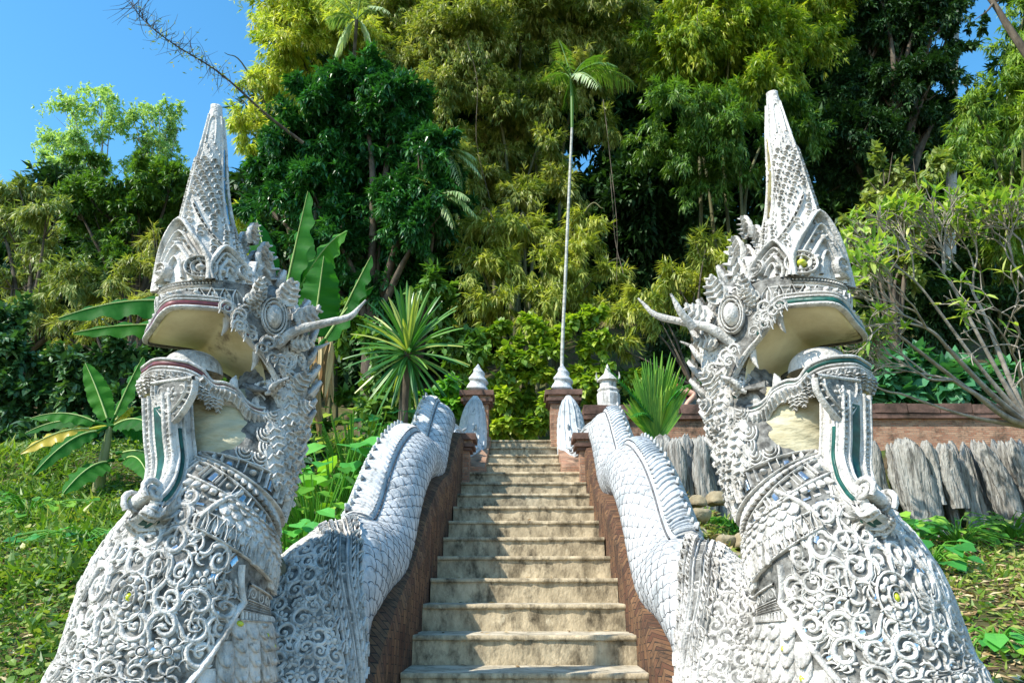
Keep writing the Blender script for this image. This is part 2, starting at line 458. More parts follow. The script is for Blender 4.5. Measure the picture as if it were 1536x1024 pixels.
def band(mb, sf, l, th0, th1, kind, w, h=.012, mat=0, n=60, gm=1):
    """ornamental ring: l length position, may vary linearly with th via tuple"""
    l0, l1 = l if isinstance(l, tuple) else (l, l)
    th = np.linspace(th0, th1, n)
    u = (th - th0) / (th1 - th0)
    ll = l0 + (l1 - l0) * u

    def row(off, ww, hh, m=mat, flat=False):
        G = sf.ev((ll + off)[:, None] + _PX * ww / 2, th[:, None] + 0 * _PX, (np.array([-.2, .9, 1, 1, 1, .9, -.2]) if flat else _PH) * hh)
        mb.grid(G, m)
    row(w * .44, w * .14, h * 1.3); row(-w * .44, w * .14, h * 1.3)
    row(0, w * .8, h * .4, gm, True)
    ra = float(np.mean(sf.ip(ll, sf.ra))); cl = abs(th1 - th0) * ra
    if kind == 'bead':
        k = int(cl / (w * .5))
        for i in range(k):
            q = (i + .5) / k
            dome(mb, sf.local(l0 + (l1 - l0) * q, th0 + (th1 - th0) * q), 0, 0, w * .2, h * 1.8, mat, n=8)
    elif kind == 'rib':
        k = int(cl / (w * .32))
        for i in range(k):
            q = (i + .5) / k
            f = sf.local(l0 + (l1 - l0) * q, th0 + (th1 - th0) * q)
            stroke(mb, f, [(0, -w * .36), (0, 0), (0, w * .36)], w * .2, h * 1.5, mat)
    elif kind == 'square':
        k = int(cl / (w * .9))
        for i in range(k):
            q = (i + .5) / k
            f = sf.local(l0 + (l1 - l0) * q, th0 + (th1 - th0) * q)
            s_ = w * .33
            stroke(mb, f, [(-s_, -s_), (-s_, s_)], w * .07, h * 1.6, mat); stroke(mb, f, [(s_, -s_), (s_, s_)], w * .07, h * 1.6, mat)
            stroke(mb, f, [(-s_, s_), (s_, s_)], w * .07, h * 1.6, mat)
            if i % 2: dome(mb, f, 0, 0, w * .16, h * 2, mat)
            else: stroke(mb, f, [(0, -s_ * .8), (0, s_ * .8)], s_ * 1.1, h * .8, 2, True)
    elif kind == 'scroll':
        k = int(cl / (w * .95))
        rg = random.Random(5)
        for i in range(k):
            q = (i + .5) / k
            scroll(mb, sf.local(l0 + (l1 - l0) * q, th0 + (th1 - th0) * q, rot=(i % 2) * PI, size=w * .34, mir=1 if i % 2 else -1), rg, mat)
    elif kind == 'leaf':
        k = int(cl / (w * .6))
        for i in range(k):
            q = (i + .5) / k
            f = sf.local(l0 + (l1 - l0) * q, th0 + (th1 - th0) * q)
            pts = np.array([(-.26, -.4), (-.24, 0), (-.1, .3), (0, .48), (.1, .3), (.24, 0), (.26, -.4)]) * w
            stroke(mb, f, catmull(pts, 15), w * .09, h * 1.8, mat)
            stroke(mb, f, np.array([(0, -.4), (0, .25)]) * w, w * .16, h * 1.5, mat)


def zn(Y):  # height of the nosing line of the stairs
    return 1.12 + .4 * (Y - 3.86)


PSI = math.radians(40)
FV = np.array([math.cos(PSI), -math.sin(PSI), 0]); SV = np.array([-math.sin(PSI), -math.cos(PSI), 0]); ZV = np.array([0, 0, 1.])
OX, OY = 1.02, 3.15


def H(f, s, z):
    f, s, z = np.broadcast_arrays(np.asarray(f, float), np.asarray(s, float), np.asarray(z, float))
    return np.array([OX, OY, 0]) + f[..., None] * FV + s[..., None] * SV + z[..., None] * ZV


def naga(sgn, dx, label, glass, seed, antler_prong, tree_reflection_slot):
    rg = random.Random(seed)
    base = np.array([(1.25) * sgn + dx, 3.0, T_ground(1.25 * sgn + dx, 3.0)])
    root = thing('naga_statue', label, 'naga statue', base, 'naga statues flanking the stairs')

    def xf(V):
        V = V.copy(); z = V[:, 2].copy()
        V[:, 2] = np.where(z > 2.65, 2.65 + (z - 2.65) * (.905 if sgn > 0 else .865), z)
        V[:, 0] = V[:, 0] * sgn + dx + (-.075 * (z - 1.2) if sgn < 0 else 0 * z); return V

    def xfb(V):
        V = V.copy(); V[:, 0] = V[:, 0] * sgn + (-.03 if sgn < 0 else 0); return V
    PM = [M['plaster'], M['shaded_ground'], M['mirror'], M['yellow_glass'], M['palate']]

    def new(b=False):
        m = MB(); m.xf = xfb if b else xf; return m
    rad = math.radians

    # ---- chest and neck
    ck = Surf([(1.25, 3.02, .1, .40, .40), (1.26, 2.95, .6, .42, .42), (1.225, 2.90, 1.0, .375, .375), (1.185, 2.92, 1.215, .350, .355),
               (1.165, 2.93, 1.455, .318, .33), (1.118, 2.96, 1.62, .285, .295), (1.085, 3.01, 1.76, .25, .255), (1.03, 3.07, 1.876, .205, .21),
               (1.0, 3.11, 2.01, .185, .19), (.965, 3.17, 2.17, .165, .175), (.925, 3.225, 2.38, .13, .17), (.955, 3.20, 2.6, .155, .165), (1.02, 3.16, 2.75, .11, .11), (1.03, 3.16, 2.82, .01, .01)], SV)
    mb = new()
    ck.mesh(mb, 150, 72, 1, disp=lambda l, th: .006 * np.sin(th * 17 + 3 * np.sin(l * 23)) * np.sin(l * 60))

    def tb(z):
        return rad(np.interp(z, [1.1, 1.22, 1.35, 1.5, 1.6, 1.7, 1.8], [76, 84, 99, 113, 104, 62, 30]))
    # scroll field on the front of the chest, packed as jittered rows
    z = 1.0; row = 0; col_ = 0
    while z < 1.74:
        l = ck.zl(z); rr = float(ck.ip(l, ck.ra)); size = rg.uniform(.042, .046) * (1.0 if z < 1.5 else .82)
        step = size * 2.0 / rr
        th = rad(-75) + (row % 2) * step / 2
        while th < tb(z) - .06:
            zz = z + rg.uniform(-.004, .004)
            if not (abs(th - rad(45)) * rr < .055 and abs(z - 1.44) < .05):
                q = rg.random()
                col_ += 1
                f = ck.local(ck.zl(zz), th + rg.uniform(-.02, .02), (.4 if row % 2 else 2.6) + (PI if col_ % 2 else 0) + rg.uniform(-.12, .12), size * rg.uniform(.96, 1.06), -1 if (row + col_) % 2 else 1)
                if q < .78: scroll(mb, f, rg, 0)
                elif q < .9: rosette(mb, f, 0, rg.choice((6, 7, 8)), 0)
                else:
                    for a in range(5):
                        aa = a * 1.25
                        c_, s_ = math.cos(aa), math.sin(aa)
                        g = lambda x, y, h, c_=c_, s_=s_: f(x * c_ - y * s_, x * s_ + y * c_, h)
                        stroke(mb, g, catmull([(0, .1), (.25, .5), (.1, .95), (-.2, 1.1)], 8), [.2, .3, .34, .3, .24, .18, .1, .03], .3, 0)
            th += step
        z += size * 1.72; row += 1
    # filler leaves and shards between the scrolls
    for i in range(800):
        z = rg.uniform(1.0, 1.76); th = rad(rg.uniform(-75, 118))
        if th > tb(z) - .03: continue
        f = ck.local(ck.zl(z), th, rg.uniform(0, 6.28), rg.uniform(.015, .026))
        if rg.random() < .12: stroke(mb, f, [(0, -.5), (0, .5)], .9, .25, 2, True)
        else: stroke(mb, f, catmull([(0, -.9), (.25, -.2), (.2, .5), (-.2, 1)], 8), [.2, .45, .5, .45, .4, .3, .2, .05], .5, 0)
    # medallion
    f = ck.local(ck.zl(1.44), rad(45), 0, .062)
    for r_, w_, h_ in ((.95, .13, .22), (.42, .09, .3)): stroke(mb, f, arc(0, 0, r_, 0, 2 * PI, 26), w_, h_, 0)
    for k in range(10):
        a = k * PI / 5; dome(mb, f, .68 * math.cos(a), .68 * math.sin(a), .17, .3, 0)
    rosette(mb, ck.local(ck.zl(1.44), rad(45), 0, .034), 0, 6, 3)
    # boundary cord between scrolls and side panels
    zz = np.linspace(1.0, 1.6, 30)
    P = np.array([ck.ev(ck.zl(a), float(tb(a)), .004) for a in zz]); Nn = np.array([ck.ev(ck.zl(a), float(tb(a)), 1.0) for a in zz]) - P
    ribbon3(mb, P, Nn, .022, .016, 0)
    # big lobed scales low on the flank
    z = 1.40; row = 0
    while z > .95:
        l = ck.zl(z); rr = float(ck.ip(l, ck.ra)); st = .062 / rr
        th = float(tb(z)) + .10 + (row % 2) * st / 2
        while th < rad(200):
            plate(mb, ck.local(l, th, rg.uniform(-.08, .08), 1), .066, .074, .024, 0, lobes=3)
            if rg.random() < .04: dome(mb, ck.local(l, th), 0, -.002, .014, .026, 3, n=6)
            elif rg.random() < .3: dome(mb, ck.local(l, th), 0, -.005, .013, .03, 0, n=6)
            th += st
        z -= .040; row += 1
    # panel of rows and cords above them
    lt = float(tb(1.45)) + .02
    band(mb, ck, ck.zl(1.435), lt, rad(215), 'rib', .05, .012)
    for a in (1.475, 1.492, 1.509): band(mb, ck, ck.zl(a), lt, rad(215), 'bead', .018, .006)
    band(mb, ck, ck.zl(1.545), lt + .1, rad(215), 'scroll', .06, .010)
    band(mb, ck, (ck.zl(1.66), ck.zl(1.585)), rad(66), rad(215), 'leaf', .055, .013)
    # small overlapping scales round the lower neck
    z = 1.775; row = 0
    while z > 1.60:
        l = ck.zl(z); rr = float(ck.ip(l, ck.ra)); st = .044 / rr
        th = rad(80) + (row % 2) * st / 2
        lim = 1.60 + .075 * max(0, (math.radians(150) - th) / 1.4)
        while th < rad(215):
            if z > 1.60 + .07 * max(0, (rad(160) - th) / 1.5):
                plate(mb, ck.local(l, th, rg.uniform(-.12, .12), 1), .050, .05, .022, 0, lobes=2)
            th += st
        z -= .026; row += 1
    # cord and mosaic tiles under the beard curl
    for a0, a1, b0, b1 in ((1.80, 84, 1.66, 66), (1.78, 20, 1.72, -20)):
        u = np.linspace(0, 1, 12)
        P = np.array([ck.ev(ck.zl(a0 + (b0 - a0) * q), rad(a1 + (b1 - a1) * q), .006) for q in u]); Nn = np.array([ck.ev(ck.zl(a0 + (b0 - a0) * q), rad(a1 + (b1 - a1) * q), 1.) for q in u]) - P
        ribbon3(mb, P, Nn, .022, .014, 0)
    for r_ in range(6):
        z = 1.70 + r_ * .024
        for c_ in range(9):
            th = rad(76 - c_ * 9.5 - (r_ % 2) * 4 - (1.78 - z) * 60)
            stroke(mb, ck.local(ck.zl(z), th + rg.uniform(-.02, .02), rg.uniform(-.1, .1)), [(-.013, 0), (.013, 0)], .011, .004, 2 if rg.random() < .4 else 0, True)
    # collars
    band(mb, ck, (ck.zl(1.80), ck.zl(1.765)), rad(20), rad(215), 'square', .070, .014)
    band(mb, ck, ck.zl(1.725), rad(125), rad(215), 'bead', .03, .014)
    for i in range(26):
        th = rad(30 + i * 7.2)
        plate(mb, ck.local(ck.zl(1.765 - .0007 * i * 0), th, 0, 1), .026, .035, .030, 0)
    band(mb, ck, ck.zl(1.885), rad(0), rad(215), 'square', .085, .020)
    for i in range(30):
        th = rad(10 + i * 7.0)
        plate(mb, ck.local(ck.zl(1.845), th, 0, 1), .028, .036, .034, 0)
    # nested petals above the collar
    for r_ in range(5):
        z = 1.955 + r_ * .042
        l = ck.zl(z); k = 7
        for i in range(k + 4):
            th = rad((70 if r_ < 1 else 84) + i * 17 + (r_ % 2) * 8.5)
            f = ck.local(l, th, 0, 1)
            for q, (rw, hh) in enumerate(((.034, .012), (.023, .016), (.012, .02))):
                stroke(mb, f, arc(0, .012, rw, PI, 2 * PI, 9, rw * 1.25), .008, hh, 0)
            if r_ % 2: dome(mb, f, 0, .008, .008, .02, 0, n=6)
    # back of the head
    for i in range(90):
        z = rg.uniform(2.2, 2.7); th = rad(rg.uniform(60, 215))
        scroll(mb, ck.local(ck.zl(z), th, rg.uniform(0, 6.3), rg.uniform(.024, .036), rg.choice((1, -1))), rg, 0)
    neck = mb.build('chest_and_neck', PM, root)

    # ---- feathers sweeping down the neck and the mane at the back
    mb = new()
    for r_ in range(4):
        for i in range(8):
            th = rad(84 + i * 16 + (r_ % 2) * 8); l = ck.zl(2.26 - r_ * .085)
            b = ck.ev(l, th, .004); n = ck.ev(l, th, 1.004) - b
            up = ck.ev(l + .05, th, 0) - ck.ev(l, th, 0); sd = ck.ev(l, th + .1, 0) - ck.ev(l, th, 0)
            leaf3(mb, b, -unit(up) + .75 * unit(sd), n, rg.uniform(.15, .19), .058, .014, .05, 0, hook=-.12)
    mb.build('neck_feathers', PM, root)
    mb = new()
    for i in range(13):
        z = 1.98 + i * .062
        l = ck.zl(z)
        for th in (150, 172, 196):
            b = ck.ev(l, rad(th), -.01); n = ck.ev(l, rad(th), 1.) - b
            d = np.array([0, 0, 1.]) * .8 + unit(n) * .85
            leaf3(mb, b, d, np.array([0, 0, 1.]) - .4 * unit(n), rg.uniform(.085, .125), .062, .016, .25, 0)
    mb.build('mane', PM, root)

    # ---- crown and spire
    cr = Surf([(*H(.13, 0, 2.56), .205, .165), (*H(.14, 0, 2.60), .215, .17), (*H(.15, 0, 2.66), .21, .165), (*H(.17, 0, 2.80), .182, .142), (*H(.185, 0, 2.93), .145, .112), (*H(.193, 0, 3.07), .108, .083),
               (*H(.192, 0, 3.28), .078, .059), (*H(.18, 0, 3.50), .056, .042), (*H(.175, 0, 3.65), .038, .030), (*H(.172, 0, 3.745), .027, .024), (*H(.172, 0, 3.775), .024, .02), (*H(.172, 0, 3.778), .001, .001)], SV)
    mb = new()
    cr.mesh(mb, 150, 60, 0)
    cr.mesh(mb, 2, 60, 0, 0, .001)
    Z = cr.zl
    band(mb, cr, Z(2.625), rad(-70), rad(200), 'leaf', .075, .016, gm=1)
    band(mb, cr, Z(2.69), rad(-70), rad(200), 'bead', .028, .010, gm=1)

    def ogee(z0, th, hw, hh, rows, mat=0, rot=0, size=1.0):
        f = cr.local(Z(z0), rad(th), rot)
        for q, (k, w_, h_) in enumerate(rows):
            P = catmull([(-hw * k, 0), (-hw * k * 1.06, hh * k * .3), (-hw * k * .78, hh * k * .62), (0, hh * k), (hw * k * .78, hh * k * .62), (hw * k * 1.06, hh * k * .3), (hw * k, 0)], 31)
            stroke(mb, f, P, w_, h_, mat)
    # diadem arches
    for th, hw, hh in ((26, .125, .33), (-48, .09, .26), (96, .080, .19), (143, .065, .15)):
        ogee(2.70, th, hw, hh, ((1, .026, .050), (.82, .016, .030), (.60, .022, .026)))
        f = cr.local(Z(2.70), rad(th))
        P = catmull([(-.3 * hw, .02), (-.2 * hw, hh * .3), (0, hh * .42), (.2 * hw, hh * .3), (.3 * hw, .02)], 15)
        stroke(mb, f, P, .015, .022, 0)
        dome(mb, f, 0, hh * .62, .017, .03, 0); dome(mb, f, -.4 * hw, hh * .30, .016, .03, 0); dome(mb, f, .4 * hw, hh * .30, .016, .03, 0)
        for q in range(9):
            a = PI * (q + .5) / 9
            dome(mb, f, .66 * hw * math.cos(a), hh * .12 + .58 * hh * math.sin(a), .008, .022, 0, n=6)
    # round medallions between them
    for th, z, r_ in ((62, 2.765, .055), (2, 2.77, .045), (118, 2.76, .045)):
        f = cr.local(Z(z), rad(th))
        for k, w_, h_ in ((1, .014, .040), (.62, .010, .034)): stroke(mb, f, arc(0, 0, r_ * k, 0, 2 * PI, 24), w_, h_, 0)
        for q in range(14):
            a = q * PI / 7; dome(mb, f, .8 * r_ * math.cos(a), .8 * r_ * math.sin(a), .007, .034, 0, n=6)
        dome(mb, f, 0, 0, r_ * .4, .045, 3 if sgn > 0 and th == 62 else 0)
    # leaf rows over the crown
    for th0, z0, th1, z1 in ((40, 3.14, 118, 2.80), (-20, 3.1, -80, 2.8)):
        band(mb, cr, (Z(z0), Z(z1)), rad(th0), rad(th1), 'bead', .030, .010, gm=1)
    z = 2.84; row = 0
    while z < 3.56:
        l = Z(z); rr = float(cr.ip(l, cr.ra)); sz = .030 if z < 3.1 else .024; st = sz * 1.55 / rr * 1.15
        th = rad(-80) + (row % 2) * st / 2
        while th < rad(200):
            lim = 2.98 - abs(math.degrees(th) - 30) * .0016 if -10 < math.degrees(th) < 70 else 2.86
            onband = abs(z - (3.14 - (math.degrees(th) - 40) * .34 / 78)) < .028 and 35 < math.degrees(th) < 122
            slot = 118 < math.degrees(th) < 150 and 3.05 < z < 3.5
            if z > lim and not onband and not slot:
                f = cr.local(l, th, rg.uniform(-.1, .1))
                if z < 3.42:
                    stroke(mb, f, catmull([(-sz * .5, -sz * .5), (-sz * .5, sz * .1), (-sz * .1, sz * .55), (sz * .4, sz * .4), (sz * .35, 0), (0, -.1 * sz)], 13), np.linspace(.008, .005, 13), .012, 0)
                else:
                    stroke(mb, f, [(0, -sz * .6), (.1 * sz, 0), (0, sz * .6)], .007, .005, 0)
            th += st
        z += sz * 1.25; row += 1
    # long edge cords up the spire
    for th in (18, 118, 150, -100):
        zz = np.linspace(3.0, 3.70, 20)
        P = np.array([cr.ev(Z(a), rad(th), .002) for a in zz]); Nn = np.array([cr.ev(Z(a), rad(th), 1.) for a in zz]) - P
        ribbon3(mb, P, Nn, np.linspace(.016, .008, 20), np.linspace(.014, .006, 20), 0)
    stroke(mb, cr.local(Z(3.60), rad(60)), catmull([(-.016, -.09), (-.016, .05), (0, .085), (.016, .05), (.016, -.09)], 20), .007, .006, 0)
    crown = mb.build('crown_spire', PM, root)
    mb = new()
    zz = np.linspace(3.06, 3.50, 16)
    P = np.array([cr.ev(Z(a), rad(134), .001) for a in zz]); Nn = np.array([cr.ev(Z(a), rad(134), 1.) for a in zz]) - P
    ribbon3(mb, P, Nn, np.interp(zz, [3.06, 3.2, 3.5], [.02, .05, .012]), .004, 0, flat=True)
    mb.build('mirror_strip', [M['tree_reflection'] if tree_reflection_slot else M['mirror']], crown)
    mb = new()   # upright crest leaves behind the crown
    for f_, z_, L_, w_ in ((-.03, 2.70, .28, .11), (-.02, 2.86, .16, .08), (.03, 2.98, .13, .06)):
        for s_ in (.07, -.05):
            leaf3(mb, H(f_, s_, z_), np.array([0, 0, 1.]) - .12 * FV, SV * .8 - .5 * FV, L_, w_, .02, -.05, 0)
    mb.build('crest_leaf', PM, crown)

    # ---- upper jaw
    ur = np.array([(.385, 0, 2.53), (.383, .12, 2.534), (.345, .172, 2.542), (.195, .19, 2.558), (.165, .19, 2.545), (.12, .188, 2.500), (.07, .183, 2.455), (0, .178, 2.395), (-.062, .174, 2.30), (-.078, .17, 2.245), (-.06, .168, 2.215)])
    ur = catmull(ur, 46)
    path = np.vstack([ur[::-1], (ur * [1, -1, 1])[1:]])
    path[:, 2] -= .20 * (.18 - path[:, 1]) * np.clip((path[:, 0] + .06) / .2, 0, 1)
    UP = H(path[:, 0], path[:, 1], path[:, 2])
    cxy = H(.12, 0, 0)[:2]
    out = UP.copy(); out[:, :2] -= cxy; out[:, 2] = 0; out = unit(out)

    def lips(mb, P, o, offs, sgnz):
        tw = unit(np.gradient(P, axis=0)); upv = unit(np.cross(o, tw)); upv *= np.sign(upv[:, 2:3] + 1e-6)
        # near the corners the band runs up the cheek: keep upv pointing away from the mouth
        for dz, ow, w_, h_, mt in offs:
            ribbon3(mb, P + upv * dz * sgnz + o * ow, o, w_, h_, mt)
        return upv
    mb = new()
    upv = lips(mb, UP, out, ((.0, .0, .018, .014, 0), (.034, -.004, .014, .012, 0), (.050, -.010, .014, .014, 0)), 1)
    G = np.stack([UP, UP + upv * .045 - out * .010, UP + upv * .08 - out * .03, UP + upv * .12 - out * .10])
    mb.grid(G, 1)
    for i in range(0, len(UP), 2):
        p = UP[i] + upv[i] * .068 - out[i] * .018
        dome(mb, plane_map(p, np.cross(out[i], upv[i]), upv[i], unit(out[i])), 0, 0, .011, .02, 0, n=8)
    for i in range(4, len(UP) // 2 - 16, 3):   # tufts along the cheek
        p = UP[i] + upv[i] * .095 - out[i] * .012
        leaf3(mb, p, -FV * .6 + ZV * .6 + upv[i] * .3, out[i], .085, .042, .014, .3, 0)
    uj = mb.build('upper_jaw', PM, root)
    mb = new(); ribbon3(mb, UP + upv * .018 + out * .0, out, .018, .008, 0, flat=True); mb.build('glass_lip_line', [glass], uj)
    mb = new()
    vv = np.linspace(-1, 1, 17)[None]; n_ = len(ur)
    tt = np.linspace(0, 1, n_)[:, None]
    bulge = .055 * np.interp(tt, [0, .12, .35, .8, 1], [0, .45, 1, .8, .2])
    G = H(ur[:, :1] - .008 + 0 * vv, ur[:, 1:2] * vv * .985, ur[:, 2:3] - .20 * (.18 - ur[:, 1:2] * vv) * np.clip((ur[:, :1] + .06) / .2, 0, 1) + .004 - bulge * (1 - np.abs(vv) ** 2.0))
    mb.grid(G, 0)
    mb.build('palate', [M['palate']], uj)
    mb = new(); a_ = np.linspace(-1, 1, 9)[None]; b_ = np.linspace(0, 1, 9)[:, None]
    mb.grid(H(.03 - .05 * np.sin(PI * b_) + .02 * (1 - a_ ** 2) * 0 + 0 * a_ + .05 * b_ ** 3, a_ * .165 + 0 * b_, 2.15 + .33 * b_ + 0 * a_), 0); mb.build('mouth_lining', [M['palate']], uj)
    for (f_, s_, z_, L_) in ((.15, .165, 2.535, .075), (.02, .155, 2.42, .08), (.15, -.165, 2.535, .07)):
        mb = new(); p = H(f_, s_, z_)
        mb.tube([p, p - ZV * L_ * .5 + FV * .006, p - ZV * L_ + FV * .022], [.020, .013, .002], 8, 7); mb.build('fang', [M['plaster']], uj)

    # ---- lower jaw
    lr = np.array([(.40, 0, 2.33), (.39, .09, 2.335), (.345, .148, 2.33), (.29, .17, 2.322), (.238, .176, 2.298), (.205, .178, 2.262), (.16, .18, 2.262), (.11, .18, 2.245), (.075, .178, 2.205), (.03, .178, 2.185), (-.03, .175, 2.19), (-.062, .17, 2.215)])
    lr = catmull(lr, 50)
    path = np.vstack([lr[::-1], (lr * [1, -1, 1])[1:]]); LP = H(path[:, 0], path[:, 1], path[:, 2])
    o2 = LP.copy(); o2[:, :2] -= H(.16, 0, 0)[:2]; o2[:, 2] = 0; o2 = unit(o2)
    mb = new()
    dn = np.array([0, 0, -1.])
    for dz, ow, w_, h_ in ((0, .0, .017, .014), (.031, .0, .014, .012), (.048, .004, .018, .014)): ribbon3(mb, LP + dn * dz + o2 * ow, o2, w_, h_, 0)
    deep = np.interp(path[:, 0], [-.06, .15, .26, .40], [.02, .03, .045, .05])[:, None]
    G = np.stack([LP, LP + dn * .06 - o2 * .004, LP + dn * (.06 + deep * .6) - o2 * .02, LP + dn * (.07 + deep) - o2 * .06, LP + dn * (.07 + deep) - o2 * .12]); mb.grid(G[:3], 0); mb.grid(G[2:], 4)
    half = LP[:len(lr)][::-1] ; oth = LP[len(lr) - 1:]
    dd = deep[:len(lr)][::-1]
    G = np.stack([half * (1 - a) + oth * a + dn * (.07 + dd) for a in np.linspace(.2, .8, 7)]); mb.grid(G, 4)
    for i in range(0, len(LP), 2):  # carved hanging leaves under the lip
        if path[i, 0] > .17:
            p = LP[i] + dn * .05 + o2[i] * .008
            leaf3(mb, p, dn - .25 * o2[i], o2[i], .055 + .02 * (i % 4 == 0), .034, .012, -.1, 0)
    lj = mb.build('lower_jaw', PM, root)
    mb = new(); ribbon3(mb, LP + dn * .0155 + o2 * .001, o2, .017, .008, 0, flat=True); mb.build('glass_lip_line', [glass], lj)
    mb = new()
    G = H(lr[:, :1] + 0 * vv, lr[:, 1:2] * vv, lr[:, 2:3] - .03 * (1 - vv ** 4)); mb.grid(G, 0); mb.build('mouth_floor', [M['throat']], lj)
    mb = new()
    a = np.linspace(0, 2 * PI, 22)[None]; b = np.linspace(0, PI / 2, 9)[:, None]
    mb.grid(H(.225 + .12 * np.cos(b) ** .7 * np.cos(a), .105 * np.cos(b) ** .7 * np.sin(a), 2.325 + .095 * np.sin(b) + 0 * a), 0); mb.build('tongue', [M['plaster']], lj)
    for (f_, s_, z_, L_) in ((.115, .165, 2.235, .07), (.02, .16, 2.185, .055)):
        mb = new(); p = H(f_, s_, z_); mb.tube([p, p + ZV * L_ * .6, p + ZV * L_ + FV * -.008], [.022, .017, .002], 8, 7); mb.build('fang', [M['plaster']], lj)
    # chin shield
    nb = np.array([math.cos(rad(-66)), math.sin(rad(-66)), 0]); ub = np.array([-nb[1], nb[0], 0])
    c = W(1264, 573, 2.75)
    mb = new(); f = plane_map(c + nb * -.035, ub, ZV, nb)
    out_ = np.array([(-.105, .01), (-.10, -.04), (-.055, -.10), (0, -.14), (.055, -.10), (.10, -.04), (.105, .01)])
    P = catmull(out_, 25)
    top = np.stack([P[:, 0], np.full(len(P), .03)], -1)
    uu = np.linspace(0, 1, 9)[:, None]
    X = P[:, 0] * 1.0 + 0 * uu; Y = P[:, 1] * uu + top[:, 1] * (1 - uu)
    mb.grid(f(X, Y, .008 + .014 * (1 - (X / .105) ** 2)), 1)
    mb.grid(f(np.vstack([X[-1], X[-1] * .9]), np.vstack([Y[-1], Y[-1] * .9]), np.vstack([.008 + 0 * X[-1], -.02 + 0 * X[-1]])), 0)
    stroke(mb, f, P, .016, .022, 0); stroke(mb, f, P * .74, .010, .030, 0)
    stroke(mb, f, [(-.105, .02), (.105, .02)], .022, .026, 0)
    rosette(mb, plane_map(c + f(np.array(0.), np.array(-.035), np.array(.018)) - c, ub, ZV, nb, .034), 0, 6)
    for x_, y_ in ((-.05, -.02), (.05, -.02), (0, -.085)):
        scroll(mb, plane_map(f(np.array(x_), np.array(y_), np.array(.014)), ub, ZV, nb, .02), rg, 0)
    for q in range(12):
        p = P[2 * q]; dome(mb, f, p[0] * .88, p[1] * .88, .007, .030, 0, n=6)
    mb.build('chin_shield', PM, lj)

    # ---- throat
    th_ = Surf([(*H(.0, .0, 1.80), .12, .13), (*H(.05, .01, 1.88), .19, .205), (*H(.065, .01, 1.98), .195, .212), (*H(.09, .0, 2.09), .192, .196), (*H(.11, .0, 2.17), .185, .168), (*H(.13, .0, 2.25), .17, .13)], SV, 60)
    mb = new(); th_.mesh(mb, 50, 40, 0, disp=lambda l, t: .004 * np.sin(l * 90 + 2 * np.sin(t * 3))); mb.build('throat', [M['throat']], root)

    # ---- beard ribbon with glass stripe, ending in a curl on the chest
    bp_ = catmull(np.array([W(1266, 592, 2.84), W(1267, 650, 2.84), W(1266, 695, 2.84), W(1273, 730, 2.80), W(1288, 756, 2.74), W(1304, 768, 2.69), W(1315, 758, 2.67)]), 40)
    T = unit(np.gradient(bp_, axis=0)); nbv = np.broadcast_to(nb, T.shape); Nn = unit(nbv - (nbv * T).sum(1, keepdims=True) * T); S = np.cross(T, Nn)
    wd = np.interp(np.linspace(0, 1, 40), [0, .2, .7, .9, 1], [.070, .070, .070, .058, .040])[:, None]; tk = .05
    mb = new()
    ring = [(-1, -1), (-1, 1), (-.5, 1.12), (.5, 1.12), (1, 1), (1, -1)]
    mb.grid(np.stack([bp_ + S * wd * a_ + Nn * tk * b_ for a_, b_ in ring], 1), 0, closed_v=True)
    for a_ in (-.93, -.52, .52, .93): ribbon3(mb, bp_ + S * wd * a_ + Nn * tk * 1.05, Nn, .016, .014, 0)
    for i in range(1, 39):
        for a_ in (-.72, .72):
            dome(mb, plane_map(bp_[i] + S[i] * wd[i] * a_ + Nn[i] * tk * 1.08, S[i], T[i], Nn[i]), 0, 0, .0075, .010, 0, n=6)
    for sd in (-1, 1):
        for b_ in (-.8, .05, .8): ribbon3(mb, bp_ + S * wd * sd + Nn * tk * b_, S * sd, .012, .010, 0)
    e = bp_[-1]
    # curl at the end
    a = np.linspace(0, 1, 22); ang = a * 1.6 * 2 * PI; rr = .040 * (1 - a) + .008
    cc = bp_[-3] + np.array([0, 0, .030]) + Nn[-8] * .01
    for sd in (-1, 1):
        pts = cc + (np.cos(ang) * rr)[:, None] * unit(T[-10]) + (np.sin(ang) * rr)[:, None] * Nn[-10] + S[-1] * sd * .05
        mb.tube(pts, np.linspace(.012, .007, 22), 8)
    mb.tube([cc - S[-1] * .05, cc + S[-1] * .05], [.026, .026], 14)
    beard = mb.build('beard', PM, root)
    gl = [M['green_glass']]
    mb = new(); ribbon3(mb, (bp_ + Nn * tk * 1.05)[2:36], Nn[2:36], (wd[2:36, 0] * .64), .004, 0, flat=True); mb.build('glass_stripe', gl, beard)
    mb = new()
    sgs = 1 if (S[5] @ SV) > 0 else -1
    ribbon3(mb, (bp_ + S * wd * sgs * 1.0 + Nn * tk * .42)[6:36], (S * sgs)[6:36], .016, .006, 0, flat=True); mb.build('glass_stripe', gl, beard)

    # ---- eye, brow, ears
    mb = new(); c = H(-.03, .20, 2.575)
    en = unit(SV * .9 + np.array([-.1, -.3, 0])); eu = unit(np.cross(ZV, en))
    f = plane_map(c, eu, ZV, en)
    dome(mb, f, 0, 0, .034, .045, 0, .054, 20)
    for k in (1.2, 1.5): stroke(mb, f, arc(0, 0, .034 * k, 0, 2 * PI, 26, .054 * k), .009, .018, 0)
    eye = mb.build('eye', [M['plaster']], root)
    mb = new()
    leaf3(mb, H(-.07, .20, 2.63), ZV - .35 * FV, SV, .15, .085, .018, .12, 0, hook=.15)
    leaf3(mb, H(.03, .20, 2.63), ZV * .9 + .2 * FV, SV, .12, .06, .016, .1, 0, hook=-.2)
    leaf3(mb, H(-.12, .19, 2.57), -FV + .55 * ZV, SV, .15, .08, .018, .1, 0, hook=.2)
